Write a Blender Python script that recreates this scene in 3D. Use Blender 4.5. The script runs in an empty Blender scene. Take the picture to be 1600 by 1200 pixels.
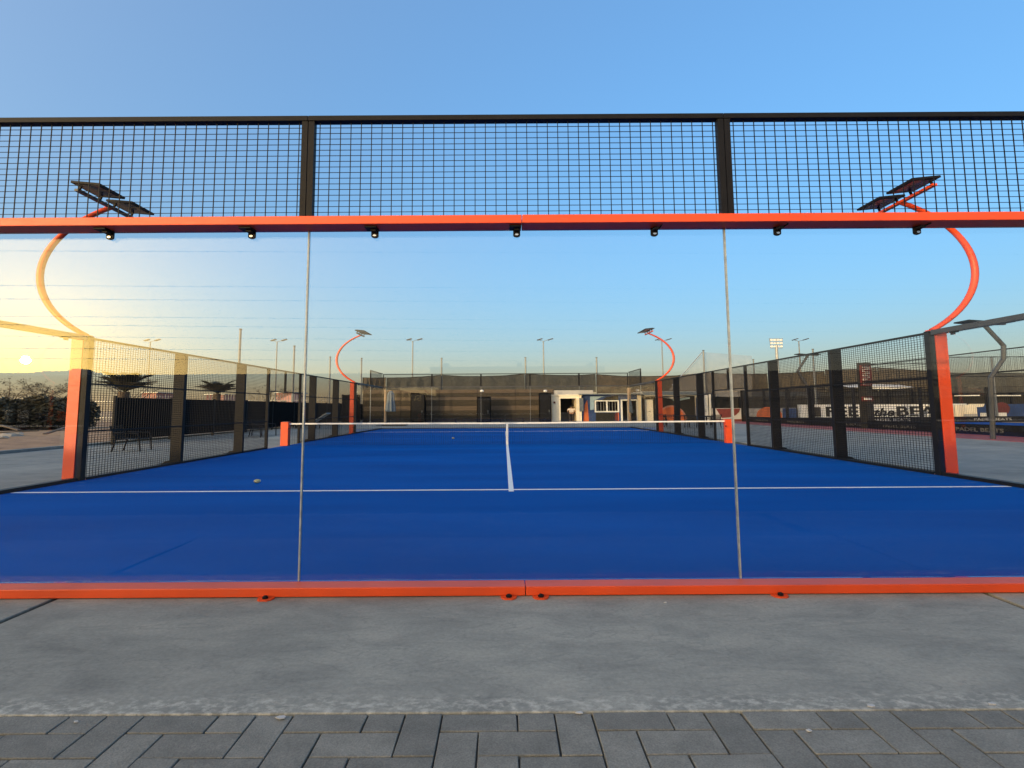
import bpy, bmesh, math, random
from mathutils import Vector, Matrix
random.seed(7)
R = math.radians
# The photograph is a portrait frame squeezed into a landscape one: everything in it is 16/9 wider and
# deeper than in life.  Lengths below are real metres; KX widens x and y when a mesh is written.
KX = 16.0 / 9.0
CX, CD, CH = -0.066, 2.6, 1.45          # camera: offset, distance to the glass, height
PITCH, ROLL, FPX = R(5.76), R(0.36), 866.6
scene = bpy.context.scene
col = scene.collection

# ------------------------------------------------------------------ camera
cam = bpy.data.cameras.new('camera')
cam_ob = bpy.data.objects.new('camera', cam)
col.objects.link(cam_ob)
cam.sensor_width = 36.0
cam.lens = 36.0 * FPX / 1600.0
cam.shift_x = 13.0 / 1600.0
cam.shift_y = -49.8 / 1600.0
cam.clip_start = 0.05
cam.clip_end = 4000
cam_ob.matrix_world = (Matrix.Translation((KX * CX, -KX * CD, CH))
                       @ Matrix.Rotation(R(90) + PITCH, 4, 'X') @ Matrix.Rotation(-ROLL, 4, 'Z'))
scene.camera = cam_ob

# ------------------------------------------------------------------ sky and sun (low, behind and left of the viewpoint)
SUN = Vector((-754.0, -871.0, 80.0)).normalized()
SUN_EL = math.asin(SUN.z)
SUN_AZ = math.atan2(SUN.x, SUN.y)       # clockwise from +Y
world = bpy.data.worlds.new('World')
scene.world = world
world.use_nodes = True
wn = world.node_tree
wn.nodes.clear()
sky = wn.nodes.new('ShaderNodeTexSky')
sky.sky_type = 'NISHITA'
sky.sun_disc = False
sky.sun_elevation = SUN_EL
sky.sun_rotation = SUN_AZ
sky.altitude = 0
sky.air_density = 1.5
sky.dust_density = 0.5
sky.ozone_density = 6.0
gam = wn.nodes.new('ShaderNodeGamma')          # the phone's compressed tone range
gam.inputs['Gamma'].default_value = 0.65
wn.links.new(sky.outputs[0], gam.inputs['Color'])
# the sunset's aureole round the sun
tc = wn.nodes.new('ShaderNodeTexCoord')
nrm = wn.nodes.new('ShaderNodeVectorMath'); nrm.operation = 'NORMALIZE'
wn.links.new(tc.outputs['Generated'], nrm.inputs[0])
dt = wn.nodes.new('ShaderNodeVectorMath'); dt.operation = 'DOT_PRODUCT'
dt.inputs[1].default_value = SUN
wn.links.new(nrm.outputs[0], dt.inputs[0])
ac = wn.nodes.new('ShaderNodeMath'); ac.operation = 'ARCCOSINE'; ac.use_clamp = False
wn.links.new(dt.outputs['Value'], ac.inputs[0])
wb = wn.nodes.new('ShaderNodeVectorMath'); wb.operation = 'MULTIPLY'      # white balance
wb.inputs[1].default_value = (1.0, .965, 1.03)
wn.links.new(gam.outputs[0], wb.inputs[0])
glow = wb.outputs[0]
for sigma, c in ((6.5, (26.0, 14.5, .0)), (17.0, (12.0, 8.0, 2.0)), (34.0, (2.4, 2.0, 1.5))):
    dv = wn.nodes.new('ShaderNodeMath'); dv.operation = 'DIVIDE'; dv.inputs[1].default_value = -R(sigma)
    wn.links.new(ac.outputs[0], dv.inputs[0])
    ex = wn.nodes.new('ShaderNodeMath'); ex.operation = 'EXPONENT'
    wn.links.new(dv.outputs[0], ex.inputs[0])
    sc_ = wn.nodes.new('ShaderNodeVectorMath'); sc_.operation = 'SCALE'
    sc_.inputs[0].default_value = c
    wn.links.new(ex.outputs[0], sc_.inputs['Scale'])
    ad = wn.nodes.new('ShaderNodeVectorMath'); ad.operation = 'ADD'
    wn.links.new(glow, ad.inputs[0]); wn.links.new(sc_.outputs[0], ad.inputs[1])
    glow = ad.outputs[0]
bg = wn.nodes.new('ShaderNodeBackground')
bg.inputs['Strength'].default_value = 0.15
wo = wn.nodes.new('ShaderNodeOutputWorld')
wn.links.new(glow, bg.inputs['Color'])
wn.links.new(bg.outputs[0], wo.inputs['Surface'])
sun_data = bpy.data.lights.new('sun', 'SUN')
sun_data.energy = 0.55
sun_data.angle = R(0.6)
sun_data.color = (1.0, 0.72, 0.42)
sun_ob = bpy.data.objects.new('sun', sun_data)
col.objects.link(sun_ob)
sun_ob.rotation_euler = SUN.to_track_quat('Z', 'Y').to_euler()
sun_ob.location = (-30, -40, 20)
scene.view_settings.view_transform = 'Standard'
scene.view_settings.look = 'None'
scene.view_settings.gamma = 1
scene.view_settings.use_curve_mapping = False
scene.view_settings.exposure = 2.2
scene.cycles.max_bounces = 10
scene.cycles.transparent_max_bounces = 48
scene.cycles.glossy_bounces = 6
scene.cycles.caustics_reflective = False
scene.cycles.caustics_refractive = False
scene.cycles.sample_clamp_indirect = 4.0
scene.cycles.use_denoising = True


# ------------------------------------------------------------------ helpers
def at(px, py, d):
    """real-metre point seen at pixel (px, py) of the 1600x1200 photograph at depth d from the camera"""
    u, v = px - 787.0, 550.2 - py
    c, s = math.cos(-ROLL), math.sin(-ROLL)
    u, v = u * c - v * s, u * s + v * c
    fwd = FPX * math.cos(PITCH) - v * math.sin(PITCH)
    up = FPX * math.sin(PITCH) + v * math.cos(PITCH)
    k = KX * d / fwd
    return Vector((CX + u * k / KX, d - CD, CH + up * k))


class MB:
    def __init__(self):
        self.v, self.f = [], []

    def box(self, x0, x1, y0, y1, z0, z1):
        x0, x1 = sorted((x0, x1)); y0, y1 = sorted((y0, y1)); z0, z1 = sorted((z0, z1))
        n = len(self.v)
        self.v += [(x0, y0, z0), (x1, y0, z0), (x1, y1, z0), (x0, y1, z0), (x0, y0, z1), (x1, y0, z1), (x1, y1, z1), (x0, y1, z1)]
        for q in ((0, 3, 2, 1), (4, 5, 6, 7), (0, 1, 5, 4), (1, 2, 6, 5), (2, 3, 7, 6), (3, 0, 4, 7)):
            self.f.append(tuple(n + i for i in q))
        return self

    def bar(self, a, b, w, h=None, caps=True):
        """square bar from a to b"""
        h = h or w
        a, b = Vector(a), Vector(b)
        d = (b - a).normalized()
        up = Vector((0, 0, 1)) if abs(d.z) < .95 else Vector((0, 1, 0))
        s = d.cross(up).normalized() * (w / 2)
        t = s.cross(d).normalized() * (h / 2)
        n = len(self.v)
        for p in (a, b):
            self.v += [tuple(p - s - t), tuple(p + s - t), tuple(p + s + t), tuple(p - s + t)]
        for i in range(4):
            j = (i + 1) % 4
            self.f.append((n + i, n + j, n + 4 + j, n + 4 + i))
        if caps:
            self.f += [(n + 3, n + 2, n + 1, n), (n + 4, n + 5, n + 6, n + 7)]
        return self

    def tube(self, pts, r, seg=10, r1=None):
        pts = [Vector(p) for p in pts]
        m = len(pts)
        n = len(self.v)
        prev = None
        for i, p in enumerate(pts):
            d = (pts[min(i + 1, m - 1)] - pts[max(i - 1, 0)]).normalized()
            if prev is None:
                up = Vector((0, 0, 1)) if abs(d.z) < .9 else Vector((0, 1, 0))
                s = d.cross(up).normalized()
            else:
                s = (prev - d * prev.dot(d)).normalized()
            prev = s
            t = d.cross(s)
            rr = r if r1 is None else r + (r1 - r) * i / (m - 1)
            for k in range(seg):
                a = 2 * math.pi * k / seg
                self.v.append(tuple(p + (s * math.cos(a) + t * math.sin(a)) * rr))
        for i in range(m - 1):
            for k in range(seg):
                j = (k + 1) % seg
                self.f.append((n + i * seg + k, n + i * seg + j, n + (i + 1) * seg + j, n + (i + 1) * seg + k))
        self.f.append(tuple(n + k for k in reversed(range(seg))))
        self.f.append(tuple(n + (m - 1) * seg + k for k in range(seg)))
        return self

    def prism(self, pts, ax, lo, hi):
        """polygon pts (2D) extruded along axis ax between lo and hi"""
        def mk(p, h):
            if ax == 'x': return (h, p[0], p[1])
            if ax == 'y': return (p[0], h, p[1])
            return (p[0], p[1], h)
        n, m = len(self.v), len(pts)
        self.v += [mk(p, lo) for p in pts] + [mk(p, hi) for p in pts]
        self.f.append(tuple(n + i for i in range(m)))
        self.f.append(tuple(n + m + i for i in reversed(range(m))))
        for i in range(m):
            j = (i + 1) % m
            self.f.append((n + j, n + i, n + m + i, n + m + j))
        return self

    def quad(self, a, b, c, d):
        n = len(self.v)
        self.v += [tuple(a), tuple(b), tuple(c), tuple(d)]
        self.f.append((n, n + 1, n + 2, n + 3))
        return self

    def sphere(self, c, r, seg=14, rings=8, rz=None):
        c = Vector(c); rz = rz or r
        n = len(self.v)
        for i in range(rings + 1):
            th = math.pi * i / rings
            for k in range(seg):
                a = 2 * math.pi * k / seg
                self.v.append((c.x + r * math.sin(th) * math.cos(a), c.y + r * math.sin(th) * math.sin(a), c.z + rz * math.cos(th)))
        for i in range(rings):
            for k in range(seg):
                j = (k + 1) % seg
                self.f.append((n + i * seg + k, n + (i + 1) * seg + k, n + (i + 1) * seg + j, n + i * seg + j))
        return self

    def build(self, name, mat, parent=None, org=None, smooth=False, bevel=0):
        if org is None:
            org = parent['_o'] if parent is not None and '_o' in parent else (0, 0, 0)
        me = bpy.data.meshes.new(name)
        me.from_pydata([(KX * (x - org[0]), KX * (y - org[1]), z - org[2]) for x, y, z in self.v], [], self.f)
        bm = bmesh.new(); bm.from_mesh(me)
        bmesh.ops.recalc_face_normals(bm, faces=bm.faces)
        if bevel:
            bmesh.ops.bevel(bm, geom=bm.edges[:], offset=bevel, segments=2, affect='EDGES', profile=.5)
        bm.to_mesh(me); bm.free()
        if smooth:
            me.polygons.foreach_set('use_smooth', [True] * len(me.polygons))
            if hasattr(me, 'set_sharp_from_angle'):
                me.set_sharp_from_angle(angle=R(40))
        me.materials.append(mat)
        o = bpy.data.objects.new(name, me)
        col.objects.link(o)
        if parent is not None:
            o.parent = parent
        else:
            o.location = (KX * org[0], KX * org[1], org[2])
        o['_o'] = tuple(org)
        return o


def tag(o, label=None, cat=None, group=None, kind=None):
    if label: o['label'] = label
    if cat: o['category'] = cat
    if group: o['group'] = group
    if kind: o['kind'] = kind
    return o


def thing(name, label, cat, org=(0, 0, 0), group=None):
    o = bpy.data.objects.new(name, None)
    o.empty_display_size = .2
    col.objects.link(o)
    o.location = (KX * org[0], KX * org[1], org[2])
    o['_o'] = tuple(org)
    return tag(o, label, cat, group)


def text_mesh(name, body, size, mat, parent, origin, ux, uy, thick=.006, shear=0.0, spacing=1.0, bold=0.0, width=None, height=None):
    """flat raised lettering: origin = lower left corner, ux / uy = directions of the line and of its height"""
    cu = bpy.data.curves.new(name, 'FONT')
    cu.body = body; cu.size = size; cu.extrude = thick / 2; cu.shear = shear; cu.space_character = spacing
    cu.offset = bold
    cu.resolution_u = 3
    t = bpy.data.objects.new(name, cu)
    col.objects.link(t)
    bpy.context.view_layer.update()
    me = bpy.data.meshes.new_from_object(t.evaluated_get(bpy.context.evaluated_depsgraph_get()))
    bpy.data.objects.remove(t); bpy.data.curves.remove(cu)
    ux, uy, o = Vector(ux), Vector(uy), Vector(origin)
    uz = ux.cross(uy)
    org = parent['_o']
    if width:
        xs_ = [v.co.x for v in me.vertices]; ys_ = [v.co.y for v in me.vertices]
        kx, ky = width / (max(xs_) - min(xs_)), (height or (max(ys_) - min(ys_))) / (max(ys_) - min(ys_))
        x0_, y0_ = min(xs_), min(ys_)
        for v in me.vertices:
            v.co.x = (v.co.x - x0_) * kx; v.co.y = (v.co.y - y0_) * ky
    for v in me.vertices:
        p = o + ux * v.co.x + uy * v.co.y + uz * v.co.z - Vector(org)
        v.co = (KX * p.x, KX * p.y, p.z)
    me.materials.clear(); me.materials.append(mat)
    ob = bpy.data.objects.new(name, me)
    col.objects.link(ob); ob.parent = parent; ob['_o'] = tuple(org)
    return ob


# ------------------------------------------------------------------ materials
def new_mat(name):
    m = bpy.data.materials.new(name); m.use_nodes = True
    nt = m.node_tree
    return m, nt, nt.nodes['Principled BSDF'], nt.nodes, nt.links


def plain(name, c, rough=.5, var=.12, scale=6, metal=0, bump=0.0, spec=.5, stretch=(1, 1, 1)):
    m, nt, b, N, L = new_mat(name)
    b.inputs['Roughness'].default_value = rough
    b.inputs['Metallic'].default_value = metal
    b.inputs['Specular IOR Level'].default_value = spec
    g = N.new('ShaderNodeNewGeometry')
    mp = N.new('ShaderNodeMapping'); mp.inputs['Scale'].default_value = stretch
    L.new(g.outputs['Position'], mp.inputs[0])
    nz = N.new('ShaderNodeTexNoise'); nz.inputs['Scale'].default_value = scale; nz.inputs['Detail'].default_value = 6
    nz.inputs['Roughness'].default_value = .65
    L.new(mp.outputs[0], nz.inputs['Vector'])
    rp = N.new('ShaderNodeValToRGB')
    rp.color_ramp.elements[0].position = .3; rp.color_ramp.elements[1].position = .72
    rp.color_ramp.elements[0].color = tuple(x * (1 - var) for x in c) + (1,)
    rp.color_ramp.elements[1].color = tuple(min(1, x * (1 + var)) for x in c) + (1,)
    L.new(nz.outputs['Fac'], rp.inputs[0]); L.new(rp.outputs[0], b.inputs['Base Color'])
    if bump:
        bp = N.new('ShaderNodeBump'); bp.inputs['Strength'].default_value = bump; bp.inputs['Distance'].default_value = .02
        L.new(nz.outputs['Fac'], bp.inputs['Height']); L.new(bp.outputs[0], b.inputs['Normal'])
    return m


M = {}
M['orange'] = None
M['black'] = plain('black_paint', (.009, .009, .011), .55, .25, 4, spec=.15)
M['darkgrey'] = plain('dark_grey_paint', (.045, .046, .05), .5, .2, 4)
M['grey'] = plain('grey_metal', (.16, .17, .18), .45, .2, 5, metal=.3)
M['galv'] = plain('galvanised_steel', (.32, .34, .36), .4, .2, 5, metal=.5)
M['steel'] = plain('steel', (.55, .55, .55), .25, .1, 20, metal=1)
M['white'] = plain('white_paint', (.78, .77, .74), .6, .06, 3)
M['cream'] = plain('cream_panel', (.90, .80, .63), .6, .08, 3)
M['tape'] = plain('white_tape', (.82, .81, .78), .7, .05, 8)
M['screen'] = plain('black_screen', (.006, .006, .0065), .95, .35, 1.2, spec=.05, stretch=(6, 6, .4))
M['tan'] = plain('tan_board', (.092, .068, .048), .85, .3, 2.5, stretch=(.4, .4, 4))
M['brown'] = plain('brown_board', (.036, .028, .017), .85, .4, 3, stretch=(.5, .5, 4))
M['darkboard'] = plain('dark_board', (.018, .016, .013), .85, .3, 3)
M['red'] = plain('red_paint', (.12, .022, .018), .6, .2, 4)
M['redfloor'] = plain('red_floor', (.30, .07, .06), .8, .2, 3)
M['muralorange'] = plain('mural_orange', (.62, .14, .035), .6, .12, 3)
M['muralblue'] = plain('mural_blue', (.02, .05, .16), .6, .15, 3)
M['muralsky'] = plain('mural_pale_blue', (.33, .46, .56), .6, .1, 3)
M['pink'] = plain('faded_pink', (.45, .22, .19), .7, .15, 3)
M['lampface'] = plain('lamp_face', (.05, .055, .06), .25, .2, 8)
M['silicone'] = plain('silicone', (.30, .33, .34), .35, .35, 14)
M['ball'] = plain('ball_felt', (.42, .39, .20), .95, .15, 60)
M['parasol'] = plain('parasol_cloth', (.11, .14, .18), .85, .2, 5)
M['bluefabric'] = plain('blue_fabric', (.03, .05, .16), .85, .2, 5)
M['timber'] = plain('timber', (.33, .23, .15), .7, .2, 5)
M['leaf'] = plain('leaf', (.075, .062, .030), .75, .5, 1.5)
M['leafdry'] = plain('leaf_dry', (.13, .105, .062), .8, .5, 1.5)
M['palm'] = plain('palm_frond', (.045, .046, .022), .6, .35, 2)
M['bark'] = plain('bark', (.10, .075, .055), .9, .3, 6, bump=.4)
M['rock'] = plain('rock', (.40, .34, .27), .9, .2, 3, bump=.4)
M['skin'] = plain('skin', (.30, .17, .11), .6, .05, 8)
M['shirt'] = plain('shirt', (.62, .55, .50), .85, .08, 8)
M['trouser'] = plain('trouser', (.02, .02, .025), .85, .1, 8)
M['farwall'] = plain('far_wall', (.40, .39, .38), .8, .1, .2)
M['backwall'] = plain('back_wall', (.05, .045, .04), .85, .3, .8)
M['litter'] = plain('litter', (.5, .48, .45), .7, .1, 30)


def mat_glass():
    m = bpy.data.materials.new('clear_glass'); m.use_nodes = True
    nt = m.node_tree; N = nt.nodes; L = nt.links
    N.clear()
    out = N.new('ShaderNodeOutputMaterial')
    g = N.new('ShaderNodeNewGeometry')
    dot = N.new('ShaderNodeVectorMath'); dot.operation = 'DOT_PRODUCT'
    L.new(g.outputs['Normal'], dot.inputs[0]); L.new(g.outputs['Incoming'], dot.inputs[1])
    ab = N.new('ShaderNodeMath'); ab.operation = 'ABSOLUTE'; L.new(dot.outputs['Value'], ab.inputs[0])
    om = N.new('ShaderNodeMath'); om.operation = 'SUBTRACT'; om.inputs[0].default_value = 1; L.new(ab.outputs[0], om.inputs[1])
    pw = N.new('ShaderNodeMath'); pw.operation = 'POWER'; pw.inputs[1].default_value = 5; L.new(om.outputs[0], pw.inputs[0])
    ma = N.new('ShaderNodeMath'); ma.operation = 'MULTIPLY_ADD'
    ma.inputs[1].default_value = .95; ma.inputs[2].default_value = .028; L.new(pw.outputs[0], ma.inputs[0])
    tr = N.new('ShaderNodeBsdfTransparent'); tr.inputs[0].default_value = (.985, .99, .988, 1)
    gl = N.new('ShaderNodeBsdfGlossy'); gl.inputs['Roughness'].default_value = 0.0
    mx = N.new('ShaderNodeMixShader')
    L.new(ma.outputs[0], mx.inputs[0]); L.new(tr.outputs[0], mx.inputs[1]); L.new(gl.outputs[0], mx.inputs[2])
    L.new(mx.outputs[0], out.inputs['Surface'])
    return m


def mat_cloth(name, c, alpha, scale=3):
    """woven shade cloth: part of the light passes through its holes"""
    m, nt, b, N, L = new_mat(name)
    b.inputs['Roughness'].default_value = .9
    g = N.new('ShaderNodeNewGeometry')
    nz = N.new('ShaderNodeTexNoise'); nz.inputs['Scale'].default_value = scale; nz.inputs['Detail'].default_value = 5
    L.new(g.outputs['Position'], nz.inputs['Vector'])
    rp = N.new('ShaderNodeValToRGB')
    rp.color_ramp.elements[0].position = .3; rp.color_ramp.elements[1].position = .7
    rp.color_ramp.elements[0].color = tuple(x * .7 for x in c) + (1,)
    rp.color_ramp.elements[1].color = tuple(x * 1.3 for x in c) + (1,)
    L.new(nz.outputs['Fac'], rp.inputs[0]); L.new(rp.outputs[0], b.inputs['Base Color'])
    b.inputs['Alpha'].default_value = alpha
    return m


def mat_concrete():
    m, nt, b, N, L = new_mat('concrete')
    g = N.new('ShaderNodeNewGeometry')
    sep = N.new('ShaderNodeSeparateXYZ'); L.new(g.outputs['Position'], sep.inputs[0])
    mp = N.new('ShaderNodeMapping'); mp.inputs['Scale'].default_value = (.8, 1.5, 1)
    mp.inputs['Rotation'].default_value = (0, 0, R(8))
    L.new(g.outputs['Position'], mp.inputs[0])
    n1 = N.new('ShaderNodeTexNoise'); n1.inputs['Scale'].default_value = 1.9; n1.inputs['Detail'].default_value = 12
    n1.inputs['Roughness'].default_value = .68; n1.inputs['Distortion'].default_value = .45
    L.new(mp.outputs[0], n1.inputs['Vector'])
    n2 = N.new('ShaderNodeTexNoise'); n2.inputs['Scale'].default_value = 38; n2.inputs['Detail'].default_value = 9; n2.inputs['Roughness'].default_value = .75
    L.new(g.outputs['Position'], n2.inputs['Vector'])
    n3 = N.new('ShaderNodeTexNoise'); n3.inputs['Scale'].default_value = .35; n3.inputs['Detail'].default_value = 3
    L.new(g.outputs['Position'], n3.inputs['Vector'])
    rp = N.new('ShaderNodeValToRGB')
    e = rp.color_ramp.elements
    e[0].position = .30; e[0].color = (.178, .170, .142, 1)
    e[1].position = .72; e[1].color = (.335, .312, .252, 1)
    k = e.new(.5); k.color = (.255, .244, .201, 1)
    L.new(n1.outputs['Fac'], rp.inputs[0])
    mx = N.new('ShaderNodeMixRGB'); mx.blend_type = 'OVERLAY'; mx.inputs[0].default_value = .5
    L.new(rp.outputs[0], mx.inputs[1]); L.new(n2.outputs['Fac'], mx.inputs[2])
    mx3 = N.new('ShaderNodeMixRGB'); mx3.blend_type = 'OVERLAY'; mx3.inputs[0].default_value = .5
    L.new(mx.outputs[0], mx3.inputs[1]); L.new(n3.outputs['Fac'], mx3.inputs[2])
    mp5 = N.new('ShaderNodeMapping'); mp5.inputs['Scale'].default_value = (.9, 2.6, 1); mp5.inputs['Rotation'].default_value = (0, 0, R(-14))
    L.new(g.outputs['Position'], mp5.inputs[0])
    n5 = N.new('ShaderNodeTexNoise'); n5.inputs['Scale'].default_value = 1.5; n5.inputs['Detail'].default_value = 7; n5.inputs['Distortion'].default_value = 1.6
    L.new(mp5.outputs[0], n5.inputs['Vector'])
    s5 = N.new('ShaderNodeMath'); s5.operation = 'SUBTRACT'; s5.inputs[1].default_value = .5; L.new(n5.outputs['Fac'], s5.inputs[0])
    a5 = N.new('ShaderNodeMath'); a5.operation = 'ABSOLUTE'; L.new(s5.outputs[0], a5.inputs[0])
    r5 = N.new('ShaderNodeMapRange'); r5.inputs['From Min'].default_value = .0; r5.inputs['From Max'].default_value = .014
    r5.inputs['To Min'].default_value = .6; r5.inputs['To Max'].default_value = 0; L.new(a5.outputs[0], r5.inputs['Value'])
    g5 = N.new('ShaderNodeMath'); g5.operation = 'MULTIPLY'; L.new(r5.outputs[0], g5.inputs[0]); L.new(n1.outputs['Fac'], g5.inputs[1])
    mx5 = N.new('ShaderNodeMixRGB'); mx5.inputs[2].default_value = (.10, .10, .09, 1)
    L.new(g5.outputs[0], mx5.inputs[0]); L.new(mx3.outputs[0], mx5.inputs[1])
    mx3 = mx5
    # chalky scuffing along the slab's worn edge
    mr = N.new('ShaderNodeMapRange'); mr.interpolation_type = 'SMOOTHSTEP'
    mr.inputs['From Min'].default_value = -KX * .89; mr.inputs['From Max'].default_value = -KX * .975
    L.new(sep.outputs['Y'], mr.inputs['Value'])
    mp4 = N.new('ShaderNodeMapping'); mp4.inputs['Scale'].default_value = (9, 13, 1); mp4.inputs['Rotation'].default_value = (0, 0, R(35))
    L.new(g.outputs['Position'], mp4.inputs[0])
    n4 = N.new('ShaderNodeTexNoise'); n4.inputs['Scale'].default_value = 1.6; n4.inputs['Detail'].default_value = 8; n4.inputs['Roughness'].default_value = .7
    L.new(mp4.outputs[0], n4.inputs['Vector'])
    r4 = N.new('ShaderNodeMapRange'); r4.inputs['From Min'].default_value = .47; r4.inputs['From Max'].default_value = .68
    L.new(n4.outputs['Fac'], r4.inputs['Value'])
    mm = N.new('ShaderNodeMath'); mm.operation = 'MULTIPLY'; L.new(mr.outputs[0], mm.inputs[0]); L.new(r4.outputs[0], mm.inputs[1])
    mx4 = N.new('ShaderNodeMixRGB'); mx4.inputs[2].default_value = (.55, .51, .42, 1)
    L.new(mm.outputs[0], mx4.inputs[0]); L.new(mx3.outputs[0], mx4.inputs[1])
    L.new(mx4.outputs[0], b.inputs['Base Color'])
    b.inputs['Roughness'].default_value = .75
    bp = N.new('ShaderNodeBump'); bp.inputs['Strength'].default_value = .35; bp.inputs['Distance'].default_value = .012
    ad = N.new('ShaderNodeMath'); ad.operation = 'MULTIPLY_ADD'; ad.inputs[1].default_value = .12
    L.new(n2.outputs['Fac'], ad.inputs[0]); L.new(n1.outputs['Fac'], ad.inputs[2])
    L.new(ad.outputs[0], bp.inputs['Height']); L.new(bp.outputs[0], b.inputs['Normal'])
    return m


def mat_court():
    m, nt, b, N, L = new_mat('blue_turf')
    g = N.new('ShaderNodeNewGeometry')
    sep = N.new('ShaderNodeSeparateXYZ'); L.new(g.outputs['Position'], sep.inputs[0])
    mp = N.new('ShaderNodeMapping'); mp.inputs['Scale'].default_value = (.12, .5, 1)
    L.new(g.outputs['Position'], mp.inputs[0])
    n1 = N.new('ShaderNodeTexNoise'); n1.inputs['Scale'].default_value = 1.2; n1.inputs['Detail'].default_value = 7
    L.new(mp.outputs[0], n1.inputs['Vector'])
    rp = N.new('ShaderNodeValToRGB')
    e = rp.color_ramp.elements
    e[0].position = .36; e[0].color = (.0001, .070, .31, 1)
    e[1].position = .66; e[1].color = (.0001, .094, .395, 1)
    L.new(n1.outputs['Fac'], rp.inputs[0])
    n2 = N.new('ShaderNodeTexNoise'); n2.inputs['Scale'].default_value = 130; n2.inputs['Detail'].default_value = 3
    L.new(g.outputs['Position'], n2.inputs['Vector'])
    mx = N.new('ShaderNodeMixRGB'); mx.blend_type = 'OVERLAY'; mx.inputs[0].default_value = .3
    L.new(rp.outputs[0], mx.inputs[1]); L.new(n2.outputs['Fac'], mx.inputs[2])
    # pale silica sand gathered along the edges
    ax = N.new('ShaderNodeMath'); ax.operation = 'ABSOLUTE'; L.new(sep.outputs['X'], ax.inputs[0])
    ex = N.new('ShaderNodeMapRange'); ex.inputs['From Min'].default_value = KX * 4.55; ex.inputs['From Max'].default_value = KX * 5.0
    L.new(ax.outputs[0], ex.inputs['Value'])
    ey = N.new('ShaderNodeMapRange'); ey.inputs['From Min'].default_value = KX * .30; ey.inputs['From Max'].default_value = KX * .02
    L.new(sep.outputs['Y'], ey.inputs['Value'])
    em = N.new('ShaderNodeMath'); em.operation = 'MAXIMUM'; L.new(ex.outputs[0], em.inputs[0]); L.new(ey.outputs[0], em.inputs[1])
    mp3 = N.new('ShaderNodeMapping'); mp3.inputs['Scale'].default_value = (1.3, 4.5, 1); L.new(g.outputs['Position'], mp3.inputs[0])
    n3 = N.new('ShaderNodeTexNoise'); n3.inputs['Scale'].default_value = 1.5; n3.inputs['Detail'].default_value = 8; n3.inputs['Roughness'].default_value = .7
    L.new(mp3.outputs[0], n3.inputs['Vector'])
    r3 = N.new('ShaderNodeMapRange'); r3.inputs['From Min'].default_value = .55; r3.inputs['From Max'].default_value = .75
    L.new(n3.outputs['Fac'], r3.inputs['Value'])
    mm = N.new('ShaderNodeMath'); mm.operation = 'MULTIPLY'; L.new(em.outputs[0], mm.inputs[0]); L.new(r3.outputs[0], mm.inputs[1])
    m2 = N.new('ShaderNodeMath'); m2.operation = 'MULTIPLY'; m2.inputs[1].default_value = .8; L.new(mm.outputs[0], m2.inputs[0])
    mx2 = N.new('ShaderNodeMixRGB'); mx2.inputs[2].default_value = (.30, .36, .42, 1)
    L.new(m2.outputs[0], mx2.inputs[0]); L.new(mx.outputs[0], mx2.inputs[1])
    L.new(mx2.outputs[0], b.inputs['Base Color'])
    b.inputs['Roughness'].default_value = .85
    b.inputs['Specular IOR Level'].default_value = .03
    bp = N.new('ShaderNodeBump'); bp.inputs['Strength'].default_value = .4; bp.inputs['Distance'].default_value = .01
    L.new(n2.outputs['Fac'], bp.inputs['Height']); L.new(bp.outputs[0], b.inputs['Normal'])
    return m


def mat_paver(name, c):
    m, nt, b, N, L = new_mat(name)
    g = N.new('ShaderNodeNewGeometry')
    oi = N.new('ShaderNodeObjectInfo')
    n1 = N.new('ShaderNodeTexNoise'); n1.inputs['Scale'].default_value = 6; n1.inputs['Detail'].default_value = 8; n1.inputs['Roughness'].default_value = .65
    n2 = N.new('ShaderNodeTexNoise'); n2.inputs['Scale'].default_value = 130; n2.inputs['Detail'].default_value = 3
    for n in (n1, n2): L.new(g.outputs['Position'], n.inputs['Vector'])
    rp = N.new('ShaderNodeValToRGB'); e = rp.color_ramp.elements
    e[0].position = .3; e[0].color = tuple(x * .78 for x in c) + (1,)
    e[1].position = .75; e[1].color = tuple(x * 1.25 for x in c) + (1,)
    L.new(n1.outputs['Fac'], rp.inputs[0])
    mx = N.new('ShaderNodeMixRGB'); mx.blend_type = 'OVERLAY'; mx.inputs[0].default_value = .55
    L.new(rp.outputs[0], mx.inputs[1]); L.new(n2.outputs['Fac'], mx.inputs[2])
    hs = N.new('ShaderNodeHueSaturation')
    mr = N.new('ShaderNodeMapRange'); mr.inputs['To Min'].default_value = .84; mr.inputs['To Max'].default_value = 1.12
    L.new(oi.outputs['Random'], mr.inputs['Value']); L.new(mr.outputs[0], hs.inputs['Value'])
    L.new(mx.outputs[0], hs.inputs['Color']); L.new(hs.outputs[0], b.inputs['Base Color'])
    b.inputs['Roughness'].default_value = .8
    bp = N.new('ShaderNodeBump'); bp.inputs['Strength'].default_value = .35; bp.inputs['Distance'].default_value = .008
    L.new(n2.outputs['Fac'], bp.inputs['Height']); L.new(bp.outputs[0], b.inputs['Normal'])
    return m


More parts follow.
